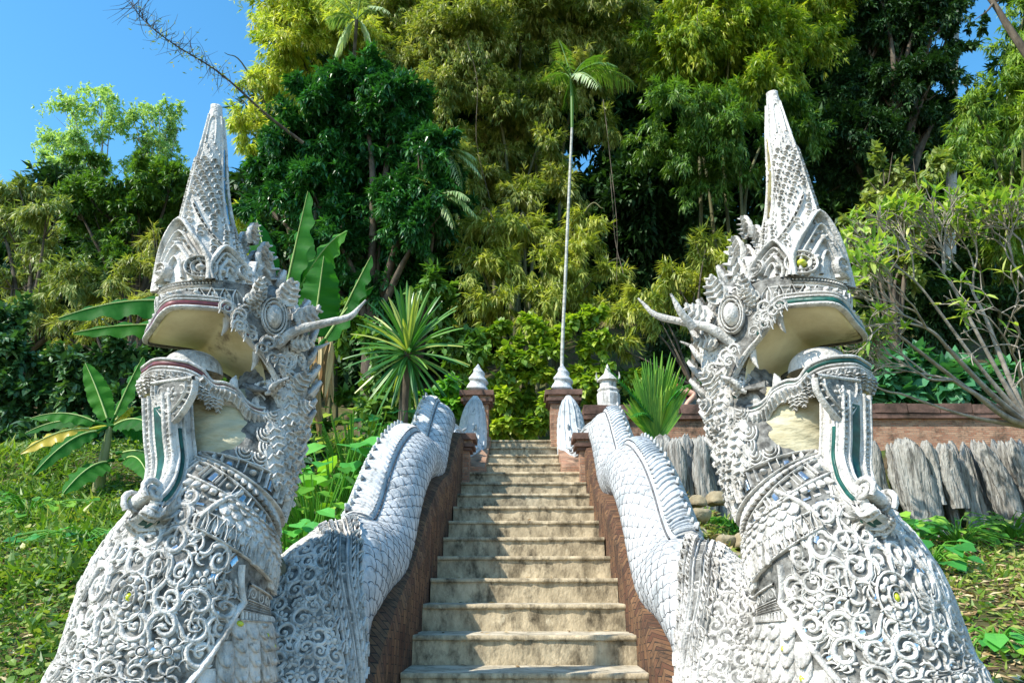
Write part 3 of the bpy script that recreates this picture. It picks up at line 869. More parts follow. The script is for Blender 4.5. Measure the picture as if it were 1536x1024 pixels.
    leaf3(mb, H(-.10, .19, 2.48), -FV * .9 + .1 * ZV, SV, .11, .07, .018, .1, 0)
    mb.build('ear_leaf', PM, root)
    # ---- cheek frill
    mb = new()
    fz = np.array([(.25, .176, 2.275), (.205, .178, 2.24), (.16, .18, 2.24), (.11, .18, 2.222), (.075, .178, 2.182), (.03, .178, 2.162), (-.03, .175, 2.168), (-.085, .17, 2.20), (-.105, .17, 2.25), (-.088, .174, 2.31), (-.06, .176, 2.36)])
    fz = catmull(fz, 56); cf = np.array([.12, 0, 2.38])
    dr = fz - cf; dr[:, 1] = 0; dr[:, 0] *= .8; dr = unit(dr)
    u_ = np.linspace(0, 1, 56)
    wf = np.interp(u_, [0, .2, .5, .75, 1], [.018, .045, .075, .085, .06]) * (1 if sgn > 0 else .75) * (1 + .07 * np.sin(np.arange(56) * PI * .5))
    fz[:, 1] += .016
    a_ = H(fz[:, 0], fz[:, 1], fz[:, 2]); bb = fz + dr * wf[:, None]; b_ = H(bb[:, 0], bb[:, 1] - .012, bb[:, 2])
    nn = unit(SV)
    q = np.linspace(0, 1, 7)
    G = np.stack([a_ * (1 - t) + b_ * t + nn * (.016 * math.sin(PI * t ** .7) + .004) for t in q]); mb.grid(G, 0)
    mb.grid(np.stack([b_ + nn * .004, b_ - nn * .09, a_ - nn * .10]), 0)
    for i in range(1, 55):
        if i % 2: ribbon3(mb, np.stack([a_[i] * (1 - t) + b_[i] * t + nn * (.016 * math.sin(PI * t ** .7) + .006) for t in (.3, .65, 1.06)]), nn, .0095, .010, 0)
    ribbon3(mb, b_ + nn * .002, nn - .4 * ZV, .010, .008, 0); ribbon3(mb, a_ + nn * .006, nn, .012, .010, 0)
    leaf3(mb, H(-.13, .165, 2.27), np.array([-.55, 0, .85]), nn, .12, .07, .016, .05, 0)
    leaf3(mb, H(-.14, .165, 2.20), np.array([-.8, 0, .25]), nn, .09, .06, .016, .05, 0)
    leaf3(mb, H(-.10, .165, 2.13), np.array([-.8, 0, -.25]), nn, .08, .055, .016, .05, 0)
    mb.build('cheek_frill', PM, root)
    # rows of curls between cheek and crown
    mb = new()
    for i in range(46):
        px, py = rg.uniform(1085, 1170), rg.uniform(455, 560)
        if (px - 1105) ** 2 + (py - 480) ** 2 < 900: continue
        if px > 1175 - (py - 455) * .8: continue
        f_ = (px - 1097) / 300.
        c = W(px, py, 3.15 - .64 * f_ - .77 * .205)
        scroll(mb, plane_map(c, eu, ZV, en, rg.uniform(.02, .03)), rg, 0)
    # solid cheek under them
    G = H(np.array([[-.13, -.02, .10, .22]] * 5), np.array([[.15, .185, .19, .17]] * 5), np.array([[2.28, 2.36, 2.50, 2.58], [2.35, 2.42, 2.54, 2.61], [2.45, 2.5, 2.58, 2.64], [2.55, 2.58, 2.63, 2.67], [2.66, 2.68, 2.70, 2.71]]))
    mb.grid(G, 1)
    mb.build('cheek_curls', PM, root)

    # ---- antlers
    mb = new()
    mb.tube([W(1100, 515, 3.05), W(1066, 493, 3.05), W(1022, 482, 3.07), W(983, 472, 3.10), W(957, 446, 3.12)], [.024, .021, .016, .013, .004], 10, 24, noise=.0008)
    if antler_prong:
        mb.tube([W(1040, 492, 3.05), W(1020, 466, 3.02), W(1006, 440, 3.0)], [.019, .015, .004], 9, 14, noise=.0008)
    a1 = mb.build('antler', [M['plaster']], root)
    mb = new()
    mb.tube([W(1090, 522, 3.38), W(1056, 525, 3.40), W(1020, 512, 3.42)], [.026, .017, .003], 9, 16, noise=.0008)
    mb.build('antler', [M['plaster']], root)

    # ---- body along the stairs
    bz = .10 if sgn < 0 else 0.0
    pts = [(1.0, 2.50, .15, .30, .30), (.92, 2.85, .55, .28, .28), (.88, 3.18, .95, .27, .27)]
    Yv = np.arange(3.5, 7.01, .25)
    for Y in Yv:
        ph = 2 * PI * (Y - 5.30) / 1.85
        o_ = .105 * math.sin(ph + PI / 2 - .5 * math.sin(ph))
        k = float(np.interp(Y, [3.5, 4.1, 5.5, 7.0], [.25, .228, .206, .185]))
        pts.append((float(np.interp(Y, [3.5, 4.2, 7], [.88, .82, .79])), Y, zn(Y) + .375 + bz + o_ - float(np.interp(Y, [3.5, 3.9, 4.6], [.17, .09, 0])), k, k * 1.02))
    pts += [(.78, 7.18, zn(7.18) + .40 + bz, .15, .15), (.78, 7.26, zn(7.26) + .36 + bz, .05, .05)]
    bs = Surf(pts, (0, -.37, .93), 320)
    BM = [M['scale_plaster'], M['groove'], M['mirror']]
    LY = lambda Y: float(np.interp(Y, bs.P[:, 1], bs.L))

    def ridge(l, th):
        t = np.degrees(th)
        return .03 * np.exp(-((t - 80) / 16.) ** 2) * np.clip((l - LY(4.25)) / .2, 0, 1)
    mb = new(True); bs.mesh(mb, 200, 60, 0, disp=ridge)
    l = LY(3.0); row = 0
    LB = lambda th: LY(4.30) + (LY(3.05) - LY(4.30)) * np.clip((math.degrees(th) - 75) / 150., 0, 1.05)
    while l < LY(7.15):
        rr = float(bs.ip(l, bs.ra)); st = .088 / rr
        th = rad(106) + (row % 2) * st / 2
        while th < rad(238):
            if l < LB(th): th += st; continue
            fl = bs.local(l, th, rg.uniform(-.06, .06), rg.uniform(.94, 1.05))
            plate(mb, fl, .088, .082, .0045, 0, tipup=True)
            stroke(mb, fl, arc(0, .008, .0445, .25, PI - .25, 9, .056), .0040, .0045, 1)
            th += st
        l += .056; row += 1
    body = mb.build('body', BM, root)
    mb = new(True)   # crest band with ribs and teeth
    ls = np.linspace(LY(4.25), LY(7.15), 110)[:, None]; t_ = np.radians(np.array([40, 52, 62, 72, 82, 90, 98, 101]))[None]
    hh = np.array([-.01, .03, .045, .06, .055, .045, .03, -.01])[None]
    saw = (1 + .06 * np.sin(ls * 16)) * np.clip((ls - ls[0]) / .25 + .08, 0, 1)
    mb.grid(bs.ev(ls, t_, hh * saw), 0)
    for i in range(62):
        l = LY(4.2) + (LY(7.1) - LY(4.2)) * i / 62
        P = np.array([bs.ev(l + a * .09, rad(b), c) for a, b, c in ((0, 97, .032), (.4, 88, .048), (1, 74, .060), (1.5, 60, .042))])
        Nn = np.array([bs.ev(l + a * .09, rad(b), 1.) for a, b in ((0, 97), (.4, 88), (1, 74), (1.5, 60))]) - P
        ribbon3(mb, P, Nn, .017, .011, 0, n=8)
    for i in range(30):
        l = LY(4.2) + (LY(7.1) - LY(4.2)) * i / 30
        b = bs.ev(l, rad(70), .06)
        leaf3(mb, b, bs.ev(l, rad(70), 1.) - b + .8 * (bs.ev(l + .1, rad(70), 0) - bs.ev(l, rad(70), 0)) / .1, -SV * .2 + np.array([-1, 0, 0]), .035 + .012 * (i % 3 == 0), .07, .012, .1, 0, ribs=False)
    P = np.array([bs.ev(a, rad(103), .004) for a in ls[:, 0]]); Nn = np.array([bs.ev(a, rad(103), 1.) for a in ls[:, 0]]) - P
    mb.build('crest', BM, body)
    mb = new(True); ribbon3(mb, P, Nn, .013, .008, 0); mb.build('crest_seam', [M['groove']], body)
    mb = new(True)   # carved collars and scroll field where the body turns down to the ground
    for Yc, w_, kd in ((0, .060, 'leaf'), (.085, .05, 'rib'), (.185, .085, 'scroll'), (.28, .05, 'rib'), (.36, .06, 'leaf')):
        band(mb, bs, (LB(rad(60)) - Yc, LB(rad(225)) - Yc), rad(60), rad(225), kd, w_, .015, 0, 60)
        band(mb, bs, LB(rad(60)) - Yc, rad(-60), rad(60), kd, w_, .015, 0, 40)
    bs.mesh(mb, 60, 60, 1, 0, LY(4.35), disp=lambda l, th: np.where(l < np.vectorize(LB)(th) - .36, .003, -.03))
    l = LY(3.95)
    row = 0
    while l > .12:
        rr = float(bs.ip(l, bs.ra)); size = .035; st = size * 1.85 / rr
        th = rad(-90) + (row % 2) * st / 2
        while th < rad(240):
            if l > LB(th) - .40: th += st; continue
            f = bs.local(l, th + rg.uniform(-.05, .05), rg.uniform(0, 6.28), size * rg.uniform(.85, 1.15), rg.choice((1, -1)))
            if rg.random() < .7: scroll(mb, f, rg, 0)
            else: rosette(mb, f, 0, 7)
            th += st
        l -= size * 1.65; row += 1
    for i in range(1300):
        l = rg.uniform(.15, LY(3.95)); th = rad(rg.uniform(-90, 240))
        if l > LB(th) - .40: continue
        f = bs.local(l, th, rg.uniform(0, 6.28), rg.uniform(.014, .024))
        stroke(mb, f, catmull([(0, -.9), (.25, -.2), (.2, .5), (-.2, 1)], 8), [.2, .45, .5, .45, .4, .3, .2, .05], .5, 0)
    mb.build('body_collar', PM, body)
    # ---- upper stretch of the body beside the narrow top steps
    mb = new(True)
    us = Surf([(.78, 7.3, 2.62, .14, .14), (.78, 7.58, 2.90, .15, .15), (.73, 7.82, 2.96, .14, .14), (.63, 8.03, 2.78, .165, .16), (.56, 8.28, 2.82, .18, .17), (.54, 8.44, 3.06, .165, .16),
               (.53, 8.50, 3.29, .145, .14), (.52, 8.53, 3.46, .10, .095), (.515, 8.54, 3.57, .03, .03)], (-.2, -.6, .6), 120)
    us.mesh(mb, 90, 36, 0)
    for th in (60, 84, 108, 132):
        lz = np.linspace(.05, us.len * .97, 60)
        P = np.array([us.ev(a, rad(th), .001) for a in lz]); Nn = np.array([us.ev(a, rad(th), 1.) for a in lz]) - P
        ribbon3(mb, P, Nn, .014, .012, 0)
    for i in range(26):
        l = us.len * (i + 1) / 28
        for th in (20, 40, 150, 170, 190, 210): pillow(mb, (lambda q: (lambda x, y, h: q(x, -y, h)))(us.local(l + (.02 if (th // 10) % 2 else 0), rad(th))), .045, .05, .006, 0)
    for i in range(7):
        l = us.len * (i + 1) / 9
        b = us.ev(l, rad(90), 0); leaf3(mb, b, us.ev(l, rad(90), 1.) - b, np.array([-1., 0, 0]), .06, .06, .012, 0, 0, ribs=False)
    mb.build('tail_body', BM, root)
    return root


# ---------------------------------------------------------------- terrain
def sstep(a, b, x):
    t = np.clip((x - a) / (b - a), 0, 1); return t * t * (3 - 2 * t)


def T_ground(x, y):
    x = np.asarray(x, float); y = np.asarray(y, float)
    outer = 1.0 + (.25 + .09 * (x < 0)) * (y - 4)
    near = 1.12 + .36 * (y - 4)
    ax = np.abs(x)
    z = near + (outer - near) * sstep(1.1, 2.4, ax)
    z = np.maximum(z, 0.0 + 0 * y) * 1.0
    z = np.where(y < 1.3, np.minimum(z, np.maximum(0, .32 * (y - .0))), z)
    # terrace
    right = sstep(1.0, 1.25, x)
    edge0 = 8.15 * right + 8.2 * (1 - right); edge1 = 8.45 * right + 9.7 * (1 - right)
    k = sstep(0, 1, (y - edge0) / (edge1 - edge0))
    lip = 3.12 - .20 * right * (y < 9.5)
    z = z * (1 - k) + lip * k
    # hill behind
    slope = .42 + .22 * sstep(-4, 3, x)
    z = z + np.where(y > 11.5, (y - 11.5) * slope * sstep(11.5, 14, y), 0)
    z = np.where(y > 32, z - (y - 32) * slope * .8, z)
    # under the staircase
    z = np.where((ax < .75) & (y < 8.9), np.minimum(z, zn(y) - .35), z)
    return z + .03 * np.sin(x * 2.3 + 1) * np.cos(y * 1.9) + .015 * np.sin(x * 7.1 + y * 3.3)


def build_site():
    xs = np.unique(np.concatenate([np.arange(-6, 6.01, .1), np.arange(-60, 60.1, 1.5)])); ys = np.unique(np.concatenate([np.arange(-8, 0, .5), np.arange(0, 12, .1), np.arange(12, 20, .4), np.arange(20, 90, 2)]))
    X, Y = np.meshgrid(xs, ys)
    mb = MB(); mb.grid(np.stack([X, Y, T_ground(X, Y)], -1), 0)
    tag(mb.build('ground', [M['soil']]), kind='structure')

    # staircase
    st = thing('staircase', 'weathered concrete staircase climbing between the two white nagas', 'staircase', (0, 3.86, 1.12))
    for k in range(-8, 15):
        Y0 = 3.86 + .36 * k; z = 1.12 + .144 * k
        if z < .05: continue
        hw = .575 if k <= 10 else (.43 if k == 11 else .375)
        mb = MB()
        n = 40; x = np.linspace(-hw, hw, n)
        rag = R.normal(0, .0022, n) + .003 * np.sin(x * 9 + k)
        chip = np.where(R.random(n) < .07, .009, 0)
        prof = lambda a, b, c: np.stack([x, np.full(n, Y0) + a + b, np.full(n, z) + c], -1)
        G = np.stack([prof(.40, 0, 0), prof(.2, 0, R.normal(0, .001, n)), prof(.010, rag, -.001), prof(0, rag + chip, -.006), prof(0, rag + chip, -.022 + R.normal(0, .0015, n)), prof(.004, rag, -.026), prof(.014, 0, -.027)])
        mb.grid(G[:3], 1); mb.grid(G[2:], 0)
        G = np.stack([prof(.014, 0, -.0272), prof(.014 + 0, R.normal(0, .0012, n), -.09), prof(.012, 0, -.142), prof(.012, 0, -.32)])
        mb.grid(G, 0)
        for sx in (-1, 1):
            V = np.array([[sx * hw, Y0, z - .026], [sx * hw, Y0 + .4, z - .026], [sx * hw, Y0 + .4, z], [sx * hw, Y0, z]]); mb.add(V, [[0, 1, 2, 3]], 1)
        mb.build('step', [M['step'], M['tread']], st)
    mb = MB(); xx = np.linspace(-.6, .6, 12)[None]; yy = np.linspace(8.9 + .35, 10.6, 12)[:, None]
    mb.grid(np.stack([xx + 0 * yy, yy + 0 * xx, 3.134 + .006 * np.sin(9 * xx + 7 * yy)], -1), 0)
    tag(mb.build('path', [M['tread']]), kind='structure')

    # brick side walls
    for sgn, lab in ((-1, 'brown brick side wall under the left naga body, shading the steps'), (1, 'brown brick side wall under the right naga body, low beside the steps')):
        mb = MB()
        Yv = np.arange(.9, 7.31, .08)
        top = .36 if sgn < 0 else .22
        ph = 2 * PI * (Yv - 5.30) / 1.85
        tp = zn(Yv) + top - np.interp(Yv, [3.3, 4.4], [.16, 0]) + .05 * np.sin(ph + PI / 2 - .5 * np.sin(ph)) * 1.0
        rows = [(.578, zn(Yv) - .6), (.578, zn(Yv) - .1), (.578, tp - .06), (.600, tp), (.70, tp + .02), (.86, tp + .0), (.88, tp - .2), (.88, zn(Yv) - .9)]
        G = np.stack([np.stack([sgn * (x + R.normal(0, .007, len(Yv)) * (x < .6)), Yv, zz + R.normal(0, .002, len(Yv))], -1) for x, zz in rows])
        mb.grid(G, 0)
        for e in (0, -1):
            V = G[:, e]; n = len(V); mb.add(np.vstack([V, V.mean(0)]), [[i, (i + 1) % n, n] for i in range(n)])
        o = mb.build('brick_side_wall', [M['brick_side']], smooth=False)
        tag(o, lab, 'side wall', 'side walls of the stairs')
        # narrow upper wall
        mb = MB()
        Yv = np.arange(7.5, 8.95, .1)
        rows = [(.378, zn(Yv) - .5), (.378, zn(Yv) + .01), (.380, np.minimum(zn(Yv) + .03, 3.2)), (.45, np.minimum(zn(Yv) + .04, 3.2)), (.78, np.minimum(zn(Yv) + .04, 3.2)), (.80, zn(Yv) - .5)]
        if sgn < 0: rows[0] = (.378, zn(Yv) - .5)
        G = np.stack([np.stack([np.full(len(Yv), sgn * x), Yv, zz], -1) for x, zz in rows]); mb.grid(G, 0)
        for e in (0, -1):
            V = G[:, e]; n = len(V); mb.add(np.vstack([V, V.mean(0)]), [[i, (i + 1) % n, n] for i in range(n)])
        o = mb.build('brick_side_wall', [M['brick']], smooth=False)
        tag(o, 'short brick wall beside the narrow top steps, ' + ('left' if sgn < 0 else 'right') + ' side', 'side wall', 'side walls of the stairs')

    # brick pillars
    def pillar(x, Y, hw, ztop, zbot, lab, finial):
        t = thing('brick_pillar', lab, 'pillar', (x, Y, zbot), 'brick pillars along the stairs')
        mb = MB(); mb.box((x, Y, (ztop - .16 + zbot) / 2), (2 * hw, 2 * hw, ztop - .16 - zbot)); mb.build('shaft', [M['brick']], t, False)
        for i, (d, h, zz) in enumerate(((.025, .03, -.145), (.05, .035, -.1125), (.03, .035, -.0775), (.065, .06, -.03))):
            mb = MB(); mb.box((x, Y, ztop + zz), (2 * hw + 2 * d, 2 * hw + 2 * d, h - .001), jit=.002)
            mb.build('cap_course', [M['coping'] if i != 2 else M['brick']], t, False)
        if finial:
            mb = MB()
            th = np.linspace(0, 2 * PI, 30, endpoint=False)[None]; v = np.linspace(0, 1, 40)[:, None]
            prof = np.interp(v, [0, .06, .12, .3, .5, .7, .88, 1], [.10, .115, .12, .118, .10, .07, .035, .004])
            rr = prof * (1 + .13 * np.sin(th * 1 + v * 2 * PI * 3.2) ** 1) * (1 + .03 * np.sin(2 * th + v * 40))
            mb.grid(np.stack([x + rr * np.cos(th), Y + rr * np.sin(th), ztop + v * .37 + 0 * th], -1), 0, closed_v=True)
            mb.build('finial', [M['scale_plaster']], t)
        return t
    pillar(.475, 8.95, .155, 3.70, 2.9, 'taller brick pillar with white bud finial at the stair top, in front of the pale palm trunk', True)
    pillar(-.545, 8.95, .135, 3.70, 2.9, 'brick pillar with white bud finial at the stair top, beside the green dracaena', True)
    pillar(.645, 7.42, .105, 2.90, 2.1, 'short orange brick pillar halfway up behind the right naga hump, without finial', False)
    pillar(-.625, 7.42, .105, 2.90, 2.1, 'short orange brick pillar halfway up behind the left naga hump, without finial', False)

    # brick parapet on the right
    t = thing('brick_parapet', 'low red brick parapet with brown coping above the grey logs', 'parapet', (4.2, 9.55, 2.9))
    mb = MB(); mb.box((4.45, 9.55, 3.21), (7.6, .24, .66)); mb.build('brickwork', [M['brick']], t, False)
    mb = MB()
    for i in range(19):
        mb.box((.75 + .2 + i * .4, 9.55 + R.uniform(-.006, .006), 3.60 + R.uniform(-.004, .004)), (.392, .36, .115), jit=.006)
    mb.build('coping', [M['coping']], t, False)
    mb = MB(); mb.box((4.45, 9.53, 3.51), (7.6, .30, .055), jit=.003); mb.build('ledge', [M['coping']], t, False)

    # weathered logs
    rg = random.Random(3)
    specs = []
    for px, w, top, bot, lean in ((992, 26, 655, 748, .0), (1012, 22, 660, 760, .02), (1030, 24, 654, 742, -.02), (1050, 24, 656, 750, .0), (1072, 30, 654, 778, .03), (1094, 20, 662, 770, .06),
                                  (1302, 22, 662, 742, .0), (1318, 12, 690, 770, .02), (1332, 22, 668, 750, .10), (1352, 40, 660, 808, .10), (1376, 14, 672, 806, .02), (1392, 24, 664, 740, -.02), (1404, 13, 690, 800, .06), (1418, 26, 668, 745, .0),
                                  (1437, 22, 690, 812, .05), (1456, 12, 720, 778, .05), (1466, 28, 665, 790, .16), (1478, 22, 664, 760, .14), (1502, 22, 664, 792, .08), (1520, 30, 660, 772, .10), (1545, 32, 660, 800, .12),
                                  (1310, 16, 664, 790, .02), (1346, 18, 662, 795, .0), (1366, 18, 668, 790, .04), (1384, 18, 664, 795, .02), (1411, 18, 668, 790, -.02), (1428, 18, 664, 800, .04), (1447, 18, 666, 795, .03), (1457, 16, 662, 800, .05), (1490, 20, 662, 795, .08), (1512, 20, 664, 795, .06), (1532, 18, 662, 790, .05),
                                  (1003, 16, 660, 770, .0), (1021, 16, 658, 770, .0), (1041, 16, 660, 775, .0), (1062, 18, 658, 780, .02), (1084, 18, 658, 785, .03)):
        specs.append((px, w, top, bot, lean))
    words = ['broad flared', 'slim upright', 'knotty twisted', 'pale smooth', 'dark cracked', 'leaning split', 'short hanging']
    for i, (px, w, top, bot, lean) in enumerate(specs):
        Yl = 8.05 - (.12 if i % 2 else 0) + (.1 if w < 16 else 0) + (.24 if i >= 21 else 0)
        p1 = W(px, top, Yl); D = DEP(Yl, top); r = w / 2 / F_PX * D * .92
        z0 = W(px, bot, Yl)[2] - .12
        mb = MB()
        n, m = 26, 26
        v = np.linspace(0, 1, n)[:, None]; th = np.linspace(0, 2 * PI, m, endpoint=False)[None]
        a, b, c = rg.uniform(0, 6), rg.uniform(0, 6), rg.uniform(0, 6)
        rr = r * (1 + .16 * np.sin(3 * th + a + 2.5 * v) + .14 * np.sin(7 * th + b + 5 * v) + .10 * np.sin(11 * th - 6 * v + c)) * (1.12 - .25 * v + .18 * np.sin(5 * v + b)) + R.normal(0, r * .045, (n, m))
        if w > 35: rr = rr * (1 + .35 * (1 - v) ** 2)
        rr = rr * np.where(v > .86, np.sqrt(np.clip(1 - ((v - .86) / .15) ** 2, .05, 1)), 1)
        zz = z0 + (p1[2] - z0) * v + .03 * np.sin(2 * th + a) * v
        cx = p1[0] - lean * 1.0 * (v - 1) * (p1[2] - z0) * 1.6 + .02 * np.sin(6 * v + a)
        G = np.stack([cx + rr * np.cos(th), Yl - .04 * (1 - v) + .7 * rr * np.sin(th), zz], -1)
        mb.grid(G, 0, closed_v=True)
        V = np.vstack([G[-1], G[-1].mean(0) + [0, 0, .01]]); mb.add(V, [[k, (k + 1) % m, m] for k in range(m)])
        o = mb.build('weathered_log', [M['log']])
        if i < 6: side = 'between right naga body and neck'
        else: side = 'right of the right naga'
        if i >= 21:
            nb_ = i - 21 if i < 32 else i - 32
            words_ = ['first', 'second', 'third', 'fourth', 'fifth', 'sixth', 'seventh', 'eighth', 'ninth', 'tenth', 'eleventh'][nb_]
            tag(o, f'narrow shaded back-row log, {words_} from left ' + ('right of the right naga' if i < 32 else 'between right naga body and neck'), 'log', 'weathered logs along the terrace edge')
            continue
        order = ['first', 'second', 'third', 'fourth', 'fifth', 'sixth', 'seventh', 'eighth', 'ninth', 'tenth', 'eleventh', 'twelfth', 'thirteenth', 'fourteenth', 'fifteenth'][i if i < 6 else i - 6]
        shape = 'broad' if w > 27 else ('thin' if w < 16 else 'grey')
        tag(o, f'{shape} weathered log, {order} from the left of those {side}', 'log', 'weathered logs along the terrace edge')

    # stones
    for i, (px, py, w, Y) in enumerate(((1046, 752, 22, 6.9), (1075, 748, 26, 6.95), (1052, 772, 26, 6.7), (1046, 800, 24, 6.5), (1064, 826, 22, 6.3), (1090, 812, 26, 6.25), (1118, 812, 30, 6.2), (1078, 842, 24, 6.0), (1105, 838, 26, 5.95), (1130, 842, 26, 5.9), (1100, 856, 30, 5.8), (1128, 866, 28, 5.7))):
        p = W(px, py, Y); r = w / 2 / F_PX * DEP(Y, py) * 1.15
        mb = MB()
        th = np.linspace(0, 2 * PI, 16, endpoint=False)[None]; ph = np.linspace(-PI / 2 + .01, PI / 2 - .01, 10)[:, None]
        a = rg.uniform(0, 6)
        rr = r * (1 + .12 * np.sin(2 * th + a) + .10 * np.sin(3 * ph + a) + .06 * np.sin(5 * th + 2 * ph))
        sq = lambda q: np.sign(q) * np.abs(q) ** .7
        mb.grid(np.stack([p[0] + rr * sq(np.cos(ph)) * sq(np.cos(th)), p[1] + rr * sq(np.cos(ph)) * sq(np.sin(th)), p[2] + .66 * rr * sq(np.sin(ph)) + 0 * th], -1), 0, closed_v=True)
        o = mb.build('stone', [M['stone']])
        rows = ['left end of the top row', 'right end of the top row', 'second row from the top', 'third row from the top', 'left of the big flat one', 'middle of the dark row', 'right end of the dark row', 'left of the lowest group', 'centre of the lowest group', 'right of the lowest group', 'bottom left beside the naga body', 'bottom right beside the naga neck']
        tag(o, 'mossy stone by the right naga body, ' + rows[i], 'stone', 'stones stacked beside the right naga')

    # broken stub behind the left naga neck
    mb = MB(); p = W(410, 862, 3.35)
    mb.tube([p - [0, 0, .3], p, p + [-.01, 0, .04]], [.07, .062, .03], 9, 9, noise=.006)
    tag(mb.build('broken_post', [M['stone']]), 'broken stone stub between the left naga neck and its body', 'post')

    # small pinnacle behind the parapet
    t = thing('shrine_pinnacle', 'small white tiered pinnacle behind the parapet, next to the fan palm', 'pinnacle', (1.2, 10.0, 3.1))
    x, Y = float(W(913, 600, 10.0)[0]), 10.0
    mb = MB(); mb.lathe((x, 10.0, 3.1), [(.24, 0), (.26, .1), (.22, .16), (.23, .30), (.20, .34), (.21, .46), (.18, .50), (.19, .64), (.15, .68), (.155, .84), (.13, .88)], 8); mb.build('tiered_base', [M['plaster']], t, False)
    mb = MB(); mb.lathe((x, 10.0, 3.96), [(.13, 0), (.15, .04), (.11, .08), (.11, .15), (.15, .17), (.13, .20), (.05, .27), (.022, .36), (.0, .41)], 8); mb.build('spire', [M['plaster']], t, False)
    for q in (-1, 1):
        mb = MB(); mb.tube([(x + q * .13, Y, 4.12), (x + q * .155, Y - .02, 4.18), (x + q * .15, Y - .02, 4.25)], [.018, .012, .003], 6, 8); mb.build('corner_horn', [M['plaster']], t)


M['tree_reflection'] = mk('reflected_tree_glass', (.10, .07, .03), (.45, .38, .14), 18, .25, .3, 20, .5, metal=.3)  # mirror glass with the brown-green reflection of trees painted into its colour


# ---------------------------------------------------------------- vegetation
def leaf_tpl(w=.18, fold=.06, droop=.12, kind='lance'):
    if kind == 'lance':
        V = np.array([[0, 0, 0], [-w, .42, fold], [0, .45, 0], [w, .42, fold], [0, 1, -droop]]); F = np.array([[0, 2, 1], [0, 3, 2], [1, 2, 4], [2, 3, 4]])
    elif kind == 'fast':
        V = np.array([[0, 0, 0], [-w, .4, fold], [w, .4, fold], [0, 1, -droop]]); F = np.array([[0, 2, 1], [1, 2, 3]])
    else:  # broad
        V = np.array([[0, 0, 0], [-w * .8, .22, fold], [-w, .55, fold * .8 - droop * .3], [0, .3, 0], [0, .62, -droop * .3], [w * .8, .22, fold], [w, .55, fold * .8 - droop * .3], [0, 1, -droop]])
        F = np.array([[0, 3, 1], [1, 3, 4], [1, 4, 2], [2, 4, 7], [0, 5, 3], [5, 4, 3], [5, 6, 4], [6, 7, 4]])
    return V, F


def scatter(mb, tpl, pos, d, up, ln, rv=None, wj=.15, mat=0):
    V0, F0 = tpl
    n = len(pos)
    if n == 0: return
    d = unit(d); s = unit(np.cross(d, up)); u = np.cross(s, d)
    ln = np.broadcast_to(ln, (n,)); wj_ = 1 + R.uniform(-wj, wj, n)
    V = pos[:, None] + (ln[:, None, None]) * (V0[None, :, 0:1] * wj_[:, None, None] * s[:, None] + V0[None, :, 1:2] * d[:, None] + V0[None, :, 2:3] * u[:, None])
    F = (F0[None] + (np.arange(n) * len(V0))[:, None, None]).reshape(-1, 3)
    if rv is None: rv = R.random(n)
    mb.add(V.reshape(-1, 3), F, mat, np.repeat(np.clip(rv, 0, 1), len(V0)))


def rdir(n):
    v = R.normal(0, 1, (n, 3)); return unit(v)


SP = {  # leaves per whorl, leaf length, template, spread, droop, outwardness
    'bamboo': dict(k=6, ln=(.12, .22), tpl=leaf_tpl(.075, .02, .15, 'fast'), spread=.75, droop=.55, out=.5),
    'mango': dict(k=8, ln=(.12, .19), tpl=leaf_tpl(.14, .04, .18, 'lance'), spread=1.0, droop=.35, out=.8),
    'small': dict(k=6, ln=(.05, .10), tpl=leaf_tpl(.26, .05, .1, 'fast'), spread=1.2, droop=.1, out=.5),
    'vine': dict(k=4, ln=(.07, .14), tpl=leaf_tpl(.36, .07, .2, 'broad'), spread=1.1, droop=.35, out=.8),
    'bush': dict(k=5, ln=(.10, .18), tpl=leaf_tpl(.24, .06, .2, 'broad'), spread=1.0, droop=.2, out=.7),
    'big': dict(k=4, ln=(.16, .30), tpl=leaf_tpl(.30, .06, .22, 'broad'), spread=1.0, droop=.3, out=.8),
    'airy': dict(k=6, ln=(.10, .2), tpl=leaf_tpl(.2, .04, .1, 'fast'), spread=1.2, droop=.2, out=.4),
    'far': dict(k=5, ln=(.25, .45), tpl=leaf_tpl(.16, .04, .15, 'fast'), spread=1.1, droop=.3, out=.6),
}


